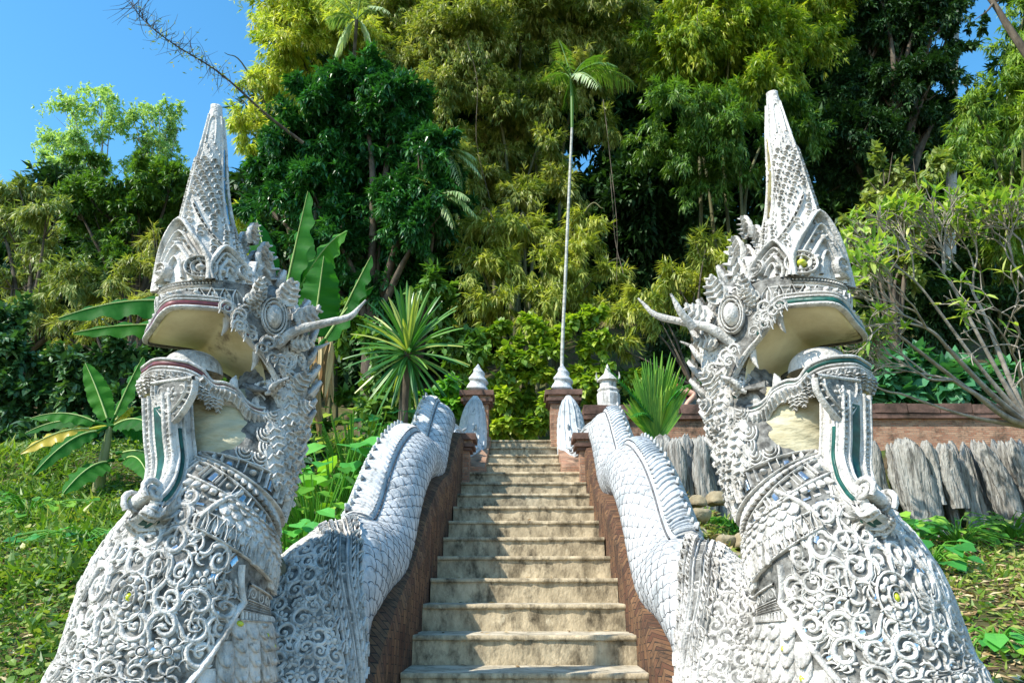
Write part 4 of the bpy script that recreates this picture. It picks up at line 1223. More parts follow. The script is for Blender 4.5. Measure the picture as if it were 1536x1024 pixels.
def foliage(mb, lobes, sp, dens=1.0, tint=0.0, sprays=True):
    """lobes: list of (centre, radius[, squash]); leaves grow in whorls on sprays that stick out of each lobe"""
    s = SP[sp]
    for lb in lobes:
        c, r = np.array(lb[0], float), lb[1]; sq = lb[2] if len(lb) > 2 else 1.0
        nsp = max(5, int(16 * dens * (r / .6) ** 1.6))
        sd = rdir(nsp); sd[:, 2] = sd[:, 2] * .85 + .15; sd = unit(sd)
        sl = r * R.uniform(.75, 1.35, nsp) if sprays else r * np.ones(nsp)
        per = max(6, int(150 * r * dens / 2.0))
        t = R.random((nsp, per)) ** .55
        P = c + sd[:, None] * (sl[:, None] * t)[..., None]
        P = P + R.normal(0, r * .16, P.shape) * (.35 + .65 * t)[..., None]
        P[..., 2] -= (t ** 2) * sl[:, None] * .28
        P[..., 2] = c[2] + (P[..., 2] - c[2]) * sq
        P = P.reshape(-1, 3); n = len(P)
        ax = unit(.5 * np.repeat(sd, per, 0) * s['out'] * 2 + .4 * rdir(n) + [0, 0, -s['droop'] * .5])
        k = s['k']
        pos = np.repeat(P, k, 0); a = np.repeat(ax, k, 0)
        d = unit(a * (1 - .35 * s['spread']) + rdir(n * k) * s['spread'] * .75 + [0, 0, -s['droop'] * .5])
        up = unit(np.array([0, -.15, 1.]) + .55 * rdir(n * k))
        base = np.repeat(R.random(n) * .5 + (R.random(nsp)[:, None] * np.ones(per)).ravel() * .3, k) + R.uniform(0, .2, n * k) + tint
        scatter(mb, s['tpl'], pos, d, up, R.uniform(*s['ln'], n * k), base)


def hit(px, py):
    Y = 2.0
    while Y < 12:
        p = W(px, py, Y)
        if p[2] < T_ground(p[0], p[1]): break
        Y += .03
    p[2] = T_ground(p[0], p[1]); return p


def px_lobes(L, Y, jy=.8):
    out = []
    for q in L:
        px, py, r = q[:3]; dy = q[3] if len(q) > 3 else rnd.uniform(-jy, jy)
        Yy = Y + dy
        out.append((W(px, py, Yy), r / F_PX * DEP(Yy, py)))
    return out


def limbs(mb, base, lobes, r0, bend=.25, mat=0, fork=.45):
    lobes = lobes[::max(1, len(lobes) // 8)]
    base = np.array(base, float)
    cen = np.mean([l[0] for l in lobes], 0)
    fk = base + (cen - base) * fork
    mb.tube([base - [0, 0, .3], base + (fk - base) * .5 + R.normal(0, .06, 3), fk], [r0 * 1.3, r0, r0 * .8], 9, 16)
    for c, r, *_ in lobes:
        c = np.array(c); m = (fk + c) / 2 + R.normal(0, bend * .4, 3) + [0, 0, .1 * np.linalg.norm(c - fk)]
        mb.tube([fk, m, c], [r0 * .6, r0 * .35, r0 * .08], 6, 14)
        for q in range(3):
            e = c + rdir(1)[0] * r * .8; mb.tube([m * .4 + c * .6, (m * .3 + c * .3 + e * .4), e], [r0 * .2, r0 * .12, .004], 5, 7)


def tree(name, label, cat, base, lobes, sp, mat, dens=1.0, r0=.12, bark='bark', group=None, trunk=True, tint=0.0):
    t = thing(name, label, cat, base, group)
    mb = MB(); foliage(mb, lobes, sp, dens, tint); mb.build('crown' if trunk else 'foliage', [mat], t, False)
    if trunk:
        mb = MB(); limbs(mb, base, lobes, r0); mb.build('trunk', [M[bark]], t)
    return t


def gp(px, Y):  # point on the ground under the pixel column px at distance Y
    p = W(px, 600, Y); return np.array([p[0], Y, float(T_ground(p[0], Y)) - .02])


LM = {
    'olive': leafmat('olive_bamboo_leaf', [(.06, .11, .02), (.15, .20, .04), (.28, .30, .08), (.46, .42, .20)], .35),
    'yellow': leafmat('yellow_bamboo_leaf', [(.12, .20, .03), (.27, .34, .05), (.46, .47, .10), (.56, .46, .16)], .4),
    'lime': leafmat('lime_bamboo_leaf', [(.05, .12, .015), (.14, .22, .025), (.30, .36, .04), (.48, .45, .07)], .4),
    'green': leafmat('mid_green_leaf', [(.025, .07, .015), (.06, .14, .02), (.11, .21, .035), (.17, .25, .05)], .3),
    'dark': leafmat('dark_glossy_leaf', [(.010, .05, .018), (.02, .09, .026), (.035, .14, .03), (.08, .26, .035)], .22, .33, .5),  # lightest tone stands for sunlit top leaves, mixed in at random
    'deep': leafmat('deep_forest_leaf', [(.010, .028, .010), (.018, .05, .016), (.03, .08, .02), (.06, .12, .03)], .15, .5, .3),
    'khaki': leafmat('khaki_leaf', [(.06, .11, .03), (.14, .20, .05), (.25, .29, .09), (.40, .38, .17)], .3),
    'pale': leafmat('pale_green_leaf', [(.16, .26, .12), (.26, .38, .18), (.36, .48, .22), (.46, .52, .28)], .35),
    'fresh': leafmat('fresh_green_leaf', [(.03, .13, .015), (.07, .22, .02), (.13, .32, .03), (.26, .40, .04)], .4),
    'banana': leafmat('banana_leaf', [(.012, .08, .012), (.025, .13, .02), (.07, .23, .03)], .5, .6, .15, veins=True),
    'banana_y': leafmat('yellowing_banana_leaf', [(.25, .28, .03), (.42, .40, .04), (.55, .38, .06)], .4, .4, .4),
    'strap': leafmat('dracaena_leaf', [(.02, .09, .02), (.04, .15, .03), (.10, .24, .04), (.36, .38, .10)], .25, .35, .5),
    'palm': leafmat('palm_leaf', [(.015, .10, .02), (.03, .17, .03), (.08, .27, .04)], .3, .35, .5),
    'plum': leafmat('plumeria_leaf', [(.08, .17, .03), (.16, .28, .04), (.28, .38, .06), (.42, .44, .14)], .4, .4, .5),
    'taro': leafmat('broad_green_leaf', [(.03, .15, .03), (.05, .25, .05), (.10, .34, .06), (.24, .42, .05)], .35, .4, .45),
    'grass': leafmat('grass_blade', [(.03, .075, .012), (.08, .17, .02), (.17, .26, .035), (.36, .35, .11)], .35),
    'dry': leafmat('dry_litter', [(.12, .07, .03), (.25, .17, .08), (.38, .28, .15), (.50, .42, .26)], .1, .8, .1),
    'flower': leafmat('orange_flower', [(.55, .30, .05), (.6, .45, .08), (.5, .5, .1)], .3),
}


def blade(mb, p0, p1, width, arch=.15, nrm=(0, -.4, 1), mat=0, rv=.5, seg=22, tear=.0, twist=0.0, wav=.04):
    """one long leaf blade from p0 to p1 with a mid-rib, drooping halves and an uneven margin"""
    p0 = np.asarray(p0, float); p1 = np.asarray(p1, float); L = np.linalg.norm(p1 - p0)
    t = np.linspace(0, 1, seg)[:, None]
    C = p0 + (p1 - p0) * t; C = C + np.array([0, 0, 1.]) * (arch * L * 4 * t * (1 - t))
    T = unit(np.gradient(C, axis=0)); n = np.broadcast_to(np.asarray(nrm, float), T.shape); S = unit(np.cross(T, n)); Nn = np.cross(S, T)
    u = np.array([-1, -.55, -.06, 0, .06, .55, 1])[None]
    hw = width / 2 * np.clip(np.sin(np.clip(t * .96 + .04, 0, 1) ** .8 * PI), .02, 1) ** .55
    hwj = hw * (1 + R.normal(0, tear, (seg, 1)))
    z = -.35 * np.abs(u) * hw + np.where(np.abs(u) < .03, .008, 0) + wav * hw * np.sin(t * 30 + u * 2) * np.abs(u) * 2
    G = C[:, None] + (u * hwj)[..., None] * S[:, None] + z[..., None] * Nn[:, None]
    mb.grid(G, mat, rv=np.clip(rv + R.normal(0, .05, G.shape[:2]) * 1, 0, 1).ravel())


def frond(mb, base, tip, arch, nl, ll, width=.035, droop=.4, mat=0, rv=.5, upn=(0, 0, 1), vee=.3):
    """pinnate palm frond"""
    base = np.asarray(base, float); tip = np.asarray(tip, float); L = np.linalg.norm(tip - base)
    t = np.linspace(0, 1, 18)[:, None]; C = base + (tip - base) * t + np.array([0, 0, 1.]) * (arch * L * 4 * t * (1 - t))
    mb.tube(C, np.linspace(.014, .003, 18), 5, rv=None) if False else mb.tube(C, np.linspace(.014, .003, 18), 5)
    for sg in (-1, 1):
        tt = np.linspace(.16, .99, nl); P = np.stack([np.interp(tt, t[:, 0], C[:, k]) for k in range(3)], -1)
        T = unit(np.gradient(P, axis=0)); S = unit(np.cross(T, np.asarray(upn, float))) * sg; Nn = np.cross(S, T) * sg
        d = unit(S * .9 + T * .75 + Nn * vee * .3 + np.array([0, 0, -droop]) + R.normal(0, .07, P.shape))
        ln = ll * np.sin(np.clip(tt, .1, .96) * PI) ** .5 * R.uniform(.85, 1.1, nl)
        scatter(mb, (np.array([[0, 0, 0], [-width, .35, .02], [0, .4, -.0], [width, .35, .02], [0, 1, -.22]]), np.array([[0, 2, 1], [0, 3, 2], [1, 2, 4], [2, 3, 4]])), P, d, np.broadcast_to([0, -.3, 1.], P.shape), ln, np.full(nl, rv) + R.normal(0, .12, nl), mat=mat)


def build_veg():
    # ---- far dark forest
    lob = []
    for py in range(-60, 620, 85):
        for px in range(400, 1640, 80):
            if py < 150 and 1350 < px < 1570: continue
            if px < 480 and py < 200: continue
            lob.append((px + rnd.uniform(-25, 25), py + rnd.uniform(-25, 25), rnd.uniform(52, 72)))
    for py in range(330, 620, 85):
        for px in range(-80, 400, 85): lob.append((px + rnd.uniform(-20, 20), py + rnd.uniform(-20, 20), rnd.uniform(50, 66)))
    mb = MB(); foliage(mb, px_lobes(lob, 20.5, 1.8), 'far', .62)
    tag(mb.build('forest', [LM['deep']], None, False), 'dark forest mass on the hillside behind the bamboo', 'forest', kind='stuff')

    # ---- bamboo clumps
    def bamboo(label, L, Y, mat, dens, bx, culms=7, sp='bamboo', jy=.8):
        lobes = px_lobes(L, Y, jy)
        b = gp(bx, Y + .6)
        t = thing('bamboo_clump', label, 'bamboo', b, 'bamboo clumps behind the stairs')
        mb = MB(); foliage(mb, lobes, sp, dens); mb.build('foliage', [mat], t, False)
        hi = sorted(lobes, key=lambda l: -l[0][2])
        for i in range(culms):
            c = hi[(i * max(1, len(hi) // culms)) % len(hi)][0]
            mb = MB(); b0 = b + [rnd.uniform(-.5, .5), rnd.uniform(-.3, .3), -.2]
            m = b0 + (c - b0) * .6; m[:2] = b0[:2] + (c - b0)[:2] * .3; m[2] += .1 * abs(c[2] - b0[2])
            mb.tube([b0, (b0 + m) / 2 + [0, 0, .1], m, c + [0, 0, .2], c + (c - m) * .35 + [0, 0, -.3]], [.045, .042, .034, .018, .006], 7, 30)
            mb.build('culm', [M['culm']], t)
    bamboo('yellow bamboo with orange tips against the blue sky, left of the dark tree', [(430, 60, 50), (400, 120, 36), (455, 130, 42), (410, 15, 40), (470, 20, 45), (525, 45, 45), (370, 120, 24), (375, 185, 34), (415, 190, 30), (395, 235, 30), (445, -30, 45), (520, -20, 45), (370, 330, 28), (380, 390, 26), (400, 420, 26)], 14.0, LM['yellow'], 1.0, 470)
    bamboo('olive and straw-coloured bamboo filling the top centre, behind the slim palm', [(595, 30, 52), (650, 60, 55), (710, 40, 55), (770, 80, 52), (690, 120, 52), (750, 165, 50), (640, 115, 42), (800, 20, 52), (725, 225, 44), (775, 240, 40), (860, 110, 42), (880, 40, 50), (820, 150, 40), (600, -40, 55), (690, -40, 55), (790, -50, 55), (890, -40, 55), (560, 70, 40), (660, 175, 36), (700, 290, 34), (830, 220, 30), (940, 20, 45), (960, 100, 34), (720, 270, 36), (780, 290, 36), (840, 280, 34), (680, 235, 34), (900, 180, 30)], 14.6, LM['olive'], 1.15, 790, 10)
    bamboo('bright yellow-green bamboo at the top, left of the right naga spire', [(1040, 40, 52), (1100, 40, 52), (1160, 45, 52), (1215, 50, 44), (1015, 95, 42), (1080, 105, 48), (1140, 120, 38), (1060, -40, 55), (1160, -45, 55), (1240, 0, 36), (990, 60, 38), (1190, 95, 34)], 14.2, LM['lime'], 1.1, 1080, 3)
    bamboo('green shaded lower bamboo behind the right naga spire', [(1060, 165, 46), (1005, 150, 40), (1110, 190, 42), (1040, 225, 42), (985, 215, 36), (1180, 160, 40), (1215, 190, 34), (1090, 255, 34), (1050, 280, 30), (1150, 240, 30)], 13.8, LM['green'], .9, 1110, 2)
    bamboo('pale khaki bamboo thicket right behind the slim palm trunk, above the vines', [(735, 335, 46), (790, 345, 44), (710, 395, 40), (765, 400, 42), (820, 400, 40), (870, 385, 40), (880, 330, 34), (750, 455, 40), (810, 460, 38), (865, 450, 36), (915, 410, 30), (920, 460, 28), (705, 450, 30)], 11.9, LM['olive2'], .95, 800, 7, 'bamboo', .4)
    bamboo('fine-leaved green bamboo leaning in from the right edge', [(1515, 70, 36), (1545, 10, 30), (1505, 135, 36), (1540, 180, 44), (1490, 200, 44), (1515, 265, 48), (1440, 225, 40), (1465, 300, 44), (1530, 330, 44), (1460, 160, 30), (1500, 380, 40), (1560, 90, 40)], 12.4, LM['lime2'], 1.0, 1540, 6)
    # single bare culm tip against the sky
    mb = MB(); A = [W(455, 215, 11.5), W(400, 172, 11.2), W(330, 110, 10.8), (W(260, 66, 10.4)), W(215, 30, 10.1), W(190, -5, 10)]
    mb.tube(A, [.030, .022, .015, .011, .007, .003], 6, 40)
    C = catmull(A, 60)
    for i in range(10, 60, 1):
        if i < 20 and i % 3: continue
        for q in range(3):
            d = rdir(1)[0] * [1, .5, 1] + [0, 0, rnd.choice((.9, -.5, .5))]; L_ = rnd.uniform(.15, .5)
            e = C[i] + unit(d) * L_; m = (C[i] + e) / 2 + R.normal(0, .03, 3)
            mb.tube([C[i], m, e], [.006, .004, .0015], 4, 6)
    lv = MB(); idx = R.integers(8, 44, 260); pos = C[idx] + R.normal(0, .16, (260, 3)); scatter(lv, leaf_tpl(.12, .02, .1, 'fast'), pos, rdir(260) + [0, 0, -.3], rdir(260), R.uniform(.05, .11, 260))
    t = thing('bamboo_branch', 'nearly bare arching bamboo shoot reaching up left into the blue sky', 'branch', A[0])
    mb.build('stem', [M['bark']], t); lv.build('foliage', [LM['olive']], t, False)

    # ---- trees
    tree('broadleaf_tree', 'dense dark green glossy tree between the left spire and the palms', 'tree', gp(560, 12.8),
         px_lobes([(540, 125, 44), (485, 150, 44), (595, 150, 46), (440, 200, 46), (520, 205, 52), (600, 215, 54), (655, 225, 38, -.8), (650, 270, 34, -.8), (645, 330, 34, -.8), (400, 245, 34), (460, 280, 50), (540, 295, 56), (620, 300, 50), (675, 300, 28), (500, 355, 46), (575, 375, 50), (635, 370, 38), (560, 105, 30), (615, 430, 40), (560, 440, 40), (390, 300, 26), (405, 350, 26), (500, 420, 36)], 12.2, .5), 'mango', LM['dark'], 1.35, .16)
    tree('broadleaf_tree', 'nearly black tree at the top right beside the gap of blue sky', 'tree', gp(1340, 15.5),
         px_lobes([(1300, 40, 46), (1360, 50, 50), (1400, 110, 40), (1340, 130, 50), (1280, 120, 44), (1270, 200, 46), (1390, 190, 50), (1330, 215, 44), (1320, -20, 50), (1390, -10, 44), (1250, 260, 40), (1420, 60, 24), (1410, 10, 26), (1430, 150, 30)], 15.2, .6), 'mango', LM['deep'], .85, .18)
    tree('broadleaf_tree', 'pale grey-green light-catching tree between the right spire and the plumeria', 'tree', gp(1330, 12.0),
         px_lobes([(1325, 255, 34), (1365, 290, 38), (1310, 305, 32), (1345, 335, 34), (1290, 345, 30), (1390, 250, 28), (1400, 330, 30), (1300, 400, 36), (1350, 400, 36)], 11.8, .4), 'bush', LM['khaki'], .7, .08)
    for lab, L, bx in (('airy pale tree against the sky at the far left, left one of two', [(110, 165, 36), (150, 140, 28), (95, 215, 34), (130, 215, 36), (165, 185, 26), (120, 255, 36), (80, 240, 22), (150, 270, 30)], 130),
                       ('airy pale tree against the sky left of the left naga spire, right one of two', [(200, 175, 30), (240, 165, 30), (225, 210, 34), (262, 200, 26), (200, 235, 30), (250, 250, 30)], 225)):
        tree('light_tree', lab, 'tree', gp(bx, 25), px_lobes(L, 24, .8), 'airy', LM['pale'], .42, .10, 'pale_bark', 'pale trees against the sky')
    tree('bushy_tree', 'mid green bushy tree left of the left naga spire, under the pale trees', 'tree', gp(210, 16), px_lobes([(150, 290, 38), (205, 270, 38), (262, 262, 34), (200, 325, 42), (255, 325, 36), (150, 345, 38), (290, 300, 28), (110, 300, 30), (170, 395, 36), (230, 385, 36), (130, 245, 26)], 15.5, .6), 'mango', LM['green'], .85, .12)
    tree('bushy_tree', 'khaki leafy tree at the far left edge', 'tree', gp(30, 13.5), px_lobes([(30, 285, 36), (70, 320, 36), (20, 345, 40), (75, 375, 38), (20, 415, 42), (-20, 300, 40), (110, 420, 38), (60, 450, 40), (150, 440, 34)], 13.2, .5), 'bamboo', LM['khaki'], .95, .10)
    tree('bushy_tree', 'light yellowish bamboo-leaved tree just left of the left naga crown', 'tree', gp(200, 12.2), px_lobes([(210, 405, 36), (165, 420, 30), (240, 440, 32), (190, 465, 32), (140, 480, 34), (235, 360, 24), (95, 505, 32)], 12.0, .4), 'bamboo', LM['khaki2'], .85, .07)
    tree('thicket', 'dark shady thicket on the left behind the small banana plant', 'thicket', gp(120, 11), px_lobes([(40, 540, 48), (110, 560, 50), (180, 540, 46), (20, 620, 50), (90, 640, 44), (250, 600, 44), (190, 630, 44), (320, 620, 44), (-20, 500, 44), (400, 560, 40), (430, 620, 40), (20, 480, 36), (40, 690, 40, -1.0), (110, 690, 36, -1.2), (220, 690, 34, -1.2), (300, 680, 36, -1), (-20, 680, 40, -1), (360, 690, 30, -1), (0, 600, 36), (55, 600, 36), (130, 600, 36), (180, 590, 30), (240, 650, 36), (300, 640, 36), (360, 620, 34), (350, 560, 34), (290, 570, 34), (70, 655, 36, -.8), (150, 655, 34, -.8), (420, 660, 30, -1.8), (380, 650, 30, -1.6), (470, 690, 26, -2.4), (440, 600, 30, -2)], 10.8, .4), 'bush', LM['deep2'], 1.0, trunk=False)
    tree('thicket', 'dark green thicket between the left naga and the dracaena', 'thicket', gp(470, 10), px_lobes([(440, 520, 40), (490, 560, 44), (540, 600, 40), (470, 640, 40), (520, 480, 36), (560, 520, 36), (600, 630, 30), (660, 470, 40), (640, 430, 36), (690, 520, 36), (700, 580, 26), (575, 605, 24, -.8), (595, 620, 22, -.8), (560, 620, 24, -.8), (620, 610, 22, -.8)], 10.3, .35), 'bush', LM['green'], .75, trunk=False)
    tree('shrub', 'yellow-green bamboo shrub over the right antler', 'shrub', gp(1040, 11), px_lobes([(1055, 395, 34), (1095, 390, 32), (1010, 420, 34), (965, 440, 28), (1040, 440, 36), (1090, 440, 32), (935, 480, 26), (985, 470, 30), (925, 520, 24), (1060, 365, 22), (1130, 420, 26), (1080, 490, 24)], 11.0, .3), 'bamboo', LM['olive2'], 1.05, .04)
    tree('shrub', 'saturated green broad-leaved shrub above the parapet, right of the right naga', 'shrub', gp(1400, 10.3), px_lobes([(1330, 570, 26), (1370, 560, 28), (1410, 575, 28), (1450, 565, 28), (1350, 590, 24), (1395, 592, 24), (1440, 592, 24), (1480, 580, 26), (1320, 540, 22), (1520, 570, 30), (1300, 590, 20)], 10.2, .15), 'big', LM['cool'], .9, trunk=False)
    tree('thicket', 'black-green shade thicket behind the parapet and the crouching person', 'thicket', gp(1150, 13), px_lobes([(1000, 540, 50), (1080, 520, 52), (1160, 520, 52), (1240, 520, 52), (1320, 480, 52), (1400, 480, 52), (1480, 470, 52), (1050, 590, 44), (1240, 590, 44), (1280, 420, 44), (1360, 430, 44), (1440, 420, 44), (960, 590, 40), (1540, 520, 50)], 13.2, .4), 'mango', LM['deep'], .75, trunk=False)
    # vine hedge closing the stairs
    L = [(745, 640, 22), (775, 640, 24), (808, 642, 22), (750, 605, 26), (785, 600, 28), (815, 605, 22), (745, 565, 24), (780, 560, 26), (815, 560, 22), (770, 525, 26), (810, 520, 26), (735, 535, 22), (700, 545, 22), (880, 560, 24), (895, 600, 20), (870, 525, 26), (900, 520, 24), (950, 560, 20), (740, 500, 24), (800, 485, 26), (850, 495, 24), (890, 480, 26)]
    tree('vine_hedge', 'tangled light green creeper closing the view at the top of the stairs', 'creeper', (0, 10.6, 3.1), px_lobes(L, 10.5, .15), 'vine', LM['vine'], 1.25, trunk=False)
    tree('shrub', 'bright fresh green small shrub between the dracaena and the left brick pillar', 'shrub', gp(675, 9.2), px_lobes([(660, 590, 18), (685, 580, 20), (672, 610, 18), (700, 600, 14), (650, 615, 14)], 9.1, .1), 'vine', LM['fresh'], 1.3, trunk=False)

    # ---- slim palm with white pole-like trunk
    t = thing('slim_palm', 'slim palm with long white pole-like trunk rising from behind the right bud finial', 'palm tree', gp(844, 9.9))
    Y = 9.9
    pts = [gp(842, Y), W(843, 545, Y), W(848, 420, Y), W(854, 280, Y), W(858, 190, Y)]
    mb = MB(); mb.tube(pts, [.026, .024, .022, .020, .018], 10, 60, noise=.0006); mb.build('trunk', [M['palm_trunk']], t)
    mb = MB(); mb.tube([W(858, 192, Y), W(858, 150, Y), W(856, 118, Y)], [.022, .027, .012], 9, 10); mb.build('crownshaft', [LM['green']], t)
    top = W(857, 118, Y)
    for tp, ar, rv, ll in (((838, 60), .05, .7, .24), ((905, 88), .18, .5, .30), ((950, 128), .22, .7, .38), ((898, 130), .16, .95, .36), ((824, 120), .18, .6, .30), ((833, 92), .10, .4, .26), ((925, 100), .2, .5, .3), ((855, 165), .1, .3, .28)):
        mb = MB(); frond(mb, top, W(*tp, Y - rnd.uniform(-.6, .8)), ar, 22, ll, .055, .55, rv=rv); mb.build('frond', [LM['palm2'] if rv > .9 else LM['green']], t)
    for lab, cx, cy, Y, tips, ll in (('small drooping palm at the right side of the dark glossy tree, upper of two', 668, 232, 11.4, ((715, 240), (700, 205), (722, 265), (640, 210), (690, 275)), .30),
                                     ('small yellowing palm at the right side of the dark glossy tree, lower of two', 655, 300, 11.3, ((705, 300), (715, 325), (680, 340), (640, 270), (690, 285)), .30),
                                     ('palm crown with pale drooping frond at the very top, above the dark glossy tree', 535, 30, 12.3, ((500, 95), (560, 80), (585, 20), (490, 30), (545, -20), (470, -10)), .34)):
        b = gp(cx - 20, Y); t = thing('feather_palm', lab, 'palm tree', b, 'palms around the dark tree')
        c = W(cx, cy, Y); b = gp(cx - 60, Y + 1.8); t.location = b; mb = MB(); mb.tube([b, (b + c) / 2 + [.0, .5, 0], c], [.05, .045, .035], 8, 30); mb.build('trunk', [M['bark']], t)
        for tp in tips:
            mb = MB(); frond(mb, c, W(*tp, Y - rnd.uniform(-.2, .7)), .2, 22, ll, .06, .5, rv=rnd.uniform(.4, .9)); mb.build('frond', [LM['palm2']], t)

    # ---- young palm beside the right body
    t = thing('young_palm', 'bright green young palm with upright pleated leaf beside the right naga hump', 'palm', gp(985, 8.6)); Y = 8.4
    b = W(985, 672, Y)
    for tp, k in (((995, 535), 1.0), ((968, 545), .9), ((950, 562), .8), ((1008, 560), .7)):
        mb = MB(); tpw = W(*tp, Y - .1)
        ax = unit(tpw - b); sd = unit(np.cross(ax, [0, -1, .1])); Ls = np.linalg.norm(tpw - b)
        for q in np.linspace(-1, 1, 26):
            st = b + ax * Ls * (.10 + .55 * (1 - abs(q)) * rnd.uniform(.6, 1)) * .6
            e = st + unit(ax * 1.0 + sd * q * .50) * Ls * rnd.uniform(.62, .80) * k
            blade(mb, st, e, .045, .02, (.2, -.6, .8), 0, rnd.uniform(.3, 1), 7)
        mb.build('leaf', [LM['fresh']], t, True)
    for tp, ar in (((925, 570), .05), ((905, 548), .05), ((1075, 568), .2), ((1050, 578), .25), ((948, 625), .25)):
        mb = MB(); frond(mb, W(985, 640, Y), W(*tp, Y - .2), ar, 20, .16, .05, .25, rv=.6); mb.build('frond', [LM['palm']], t)

    # ---- dracaena
    t = thing('dracaena', 'spiky green dracaena with fountain of strap leaves left of the stairs', 'dracaena', gp(612, 8.1)); Y = 8.0
    c = W(612, 528, Y)
    mb = MB(); mb.tube([gp(606, 8.05), W(606, 600, Y), c], [.06, .05, .045], 9, 14); mb.build('trunk', [M['bark']], t)
    for i in range(96):
        a = 2 * PI * i * .618; el = math.radians(-78 + 160 * (i / 96.) ** .72)
        d = np.array([math.cos(a) * math.cos(el), math.sin(a) * math.cos(el) * .9, math.sin(el)])
        L_ = rnd.uniform(.58, .76) * (1.0 if el > -.3 else .85)
        mb = MB(); st = c + [0, 0, .12 * (i / 96. - .5)] + d * .03
        blade(mb, st, st + d * L_ + [0, 0, -.10 * math.cos(el)], .050, .07, (0, -.3, 1) if abs(d[2]) < .9 else (0, -1, 0), 0, .9 if rnd.random() < .22 else rnd.uniform(0, .7), 9, wav=0)
        mb.build('leaf', [LM['strap']], t, True)

    # ---- banana plants
    def banana(lab, base, leaves, stem_r, cat='banana plant'):
        t = thing('banana_plant', lab, cat, base, 'banana plants behind the left naga')
        mb = MB(); cr_ = leaves[0][0]
        mb.tube([base - [0, 0, .1], base + (np.array(cr_) - base) * .5, cr_], [stem_r * 1.3, stem_r, stem_r * .6], 10, 14); mb.build('stem', [M['banana_stem']], t)
        for st, en, w, ar, nm, yel, pet in leaves:
            st, en = np.array(st), np.array(en); L_ = np.linalg.norm(en - st)
            mb = MB()
            s2 = st + (en - st) * pet + [0, 0, ar * L_ * 2.4 * pet * (1 - pet)]
            blade(mb, s2, en, w, ar, nm, 0, rnd.uniform(.2, .9), 44, .05, wav=.07)
            if pet > 0: mb.tube([st, (st + s2) / 2 + [0, 0, .01], s2], [.022, .018, .012], 6, 6)
            t_ = np.linspace(0, 1, 30)[:, None]; C = s2 + (en - s2) * t_ + np.array([0, 0, 1.]) * (ar * np.linalg.norm(en - s2) * 4 * t_ * (1 - t_))
            lf = mb.build('leaf', [LM['banana_y' if yel else 'banana']], t)
            m2 = MB(); m2.tube(C + np.array([0, -.004, .004]), np.linspace(.011, .003, 30), 5); m2.build('midrib', [M['rib']], lf)
    Y = 5.9; c = W(415, 500, Y + .2)
    P = lambda x, y, d=0: W(x, y, Y + d)
    banana('large banana plant behind the left naga head, with upright paddle leaves', gp(415, Y + .2), [
        (c, P(462, 288, -.2), .32, .02, (-.9, -1, .25), 0, .28), (c, P(520, 348, -.1), .34, .16, (-.3, -1, .5), 0, .2), (c, P(500, 372, .3), .26, .05, (-.5, -1, .3), 0, .3),
        (W(470, 505, Y), P(486, 385, -.2), .34, .0, (.1, -1, .1), 0, .02), (W(500, 500, Y), P(557, 384, -.3), .26, .02, (-.6, -1, .6), 0, .15), (W(480, 520, Y), P(560, 430, -.2), .24, .1, (0, -.8, .8), 0, .1),
        (c, P(385, 330, .3), .26, .05, (.6, -1, .2), 0, .3), (W(360, 470, Y), P(88, 478, -.5), .34, .10, (0, -.9, .8), 0, .2), (W(350, 500, Y + .3), P(110, 500, -.1), .24, .06, (0, -.9, .7), 0, .25), (c, P(410, 400, .2), .26, .0, (.3, -1, .1), 0, .2), (W(430, 480, Y), P(462, 350, .3), .25, .0, (-.2, -1, .1), 0, .2)], .10)
    Y = 8.0; c = W(165, 640, Y)
    banana('small banana plant in the grass at the left, with splayed striped leaves', gp(168, Y), [
        (c, P(128, 545, 0), .24, .03, (.2, -1, .2), 0, .12), (c, P(215, 535, -.1), .24, .05, (-.4, -1, .4), 0, .15), (c, P(45, 628, -.2), .24, .12, (0, -.7, 1), 0, .2), (c, P(38, 650, .2), .20, .10, (0, -.8, .8), 0, .2),
        (c, P(30, 680, -.3), .24, .12, (0, -.8, .7), 1, .25), (c, P(50, 712, -.5), .22, .14, (.1, -.8, .6), 0, .2), (c, P(235, 645, -.4), .27, .12, (0, -.8, .8), 0, .1), (c, P(250, 665, .3), .27, .1, (0, -.8, .8), 0, .2),
        (W(170, 690, Y), P(95, 740, -.6), .29, .12, (.1, -.8, .7), 0, .15), (W(180, 690, Y), P(225, 725, -.5), .22, .16, (-.1, -.8, .7), 0, .15), (W(175, 680, Y), P(240, 690, -.2), .22, .1, (0, -.7, .8), 0, .15), (c, P(200, 610, .1), .15, .1, (0, -.8, .6), 1, .2)], .05)

    # ---- plumeria on the right with pale forking branches
    t = thing('plumeria_tree', 'half-bare plumeria with pale forking branches and bright leaves at the right edge', 'tree', gp(1640, 7.6))
    bm_ = MB(); tips = []
    prg = random.Random(21)

    def grow(p, d, L_, r, dep):
        e = p + d * L_; m = (p + e) / 2 + np.array([prg.uniform(-.06, .06), prg.uniform(-.04, .04), prg.uniform(-.06, .06)]) * L_
        bm_.tube([p, m, e], [r, r * .9, r * .78], 6, 7)
        if dep == 0:
            tips.append((e, d)); return
        n = 2 if prg.random() < .65 else 3
        for i in range(n):
            a = rdir(1)[0]; sp_ = .50 + .12 * (dep < 3)
            nd = unit(d + a * (sp_ + .12) * np.array([1, .75, 1]) + np.array([-.04, 0, .06]))
            grow(e, nd, L_ * prg.uniform(.74, .92), max(.005, r * .74), dep - 1)
    R2 = R.bit_generator.state
    root_ = gp(1640, 7.6)
    k1 = W(1545, 640, 7.3); bm_.tube([root_, (root_ + k1) / 2 + [.05, 0, 0], k1], [.07, .06, .05], 10, 14)
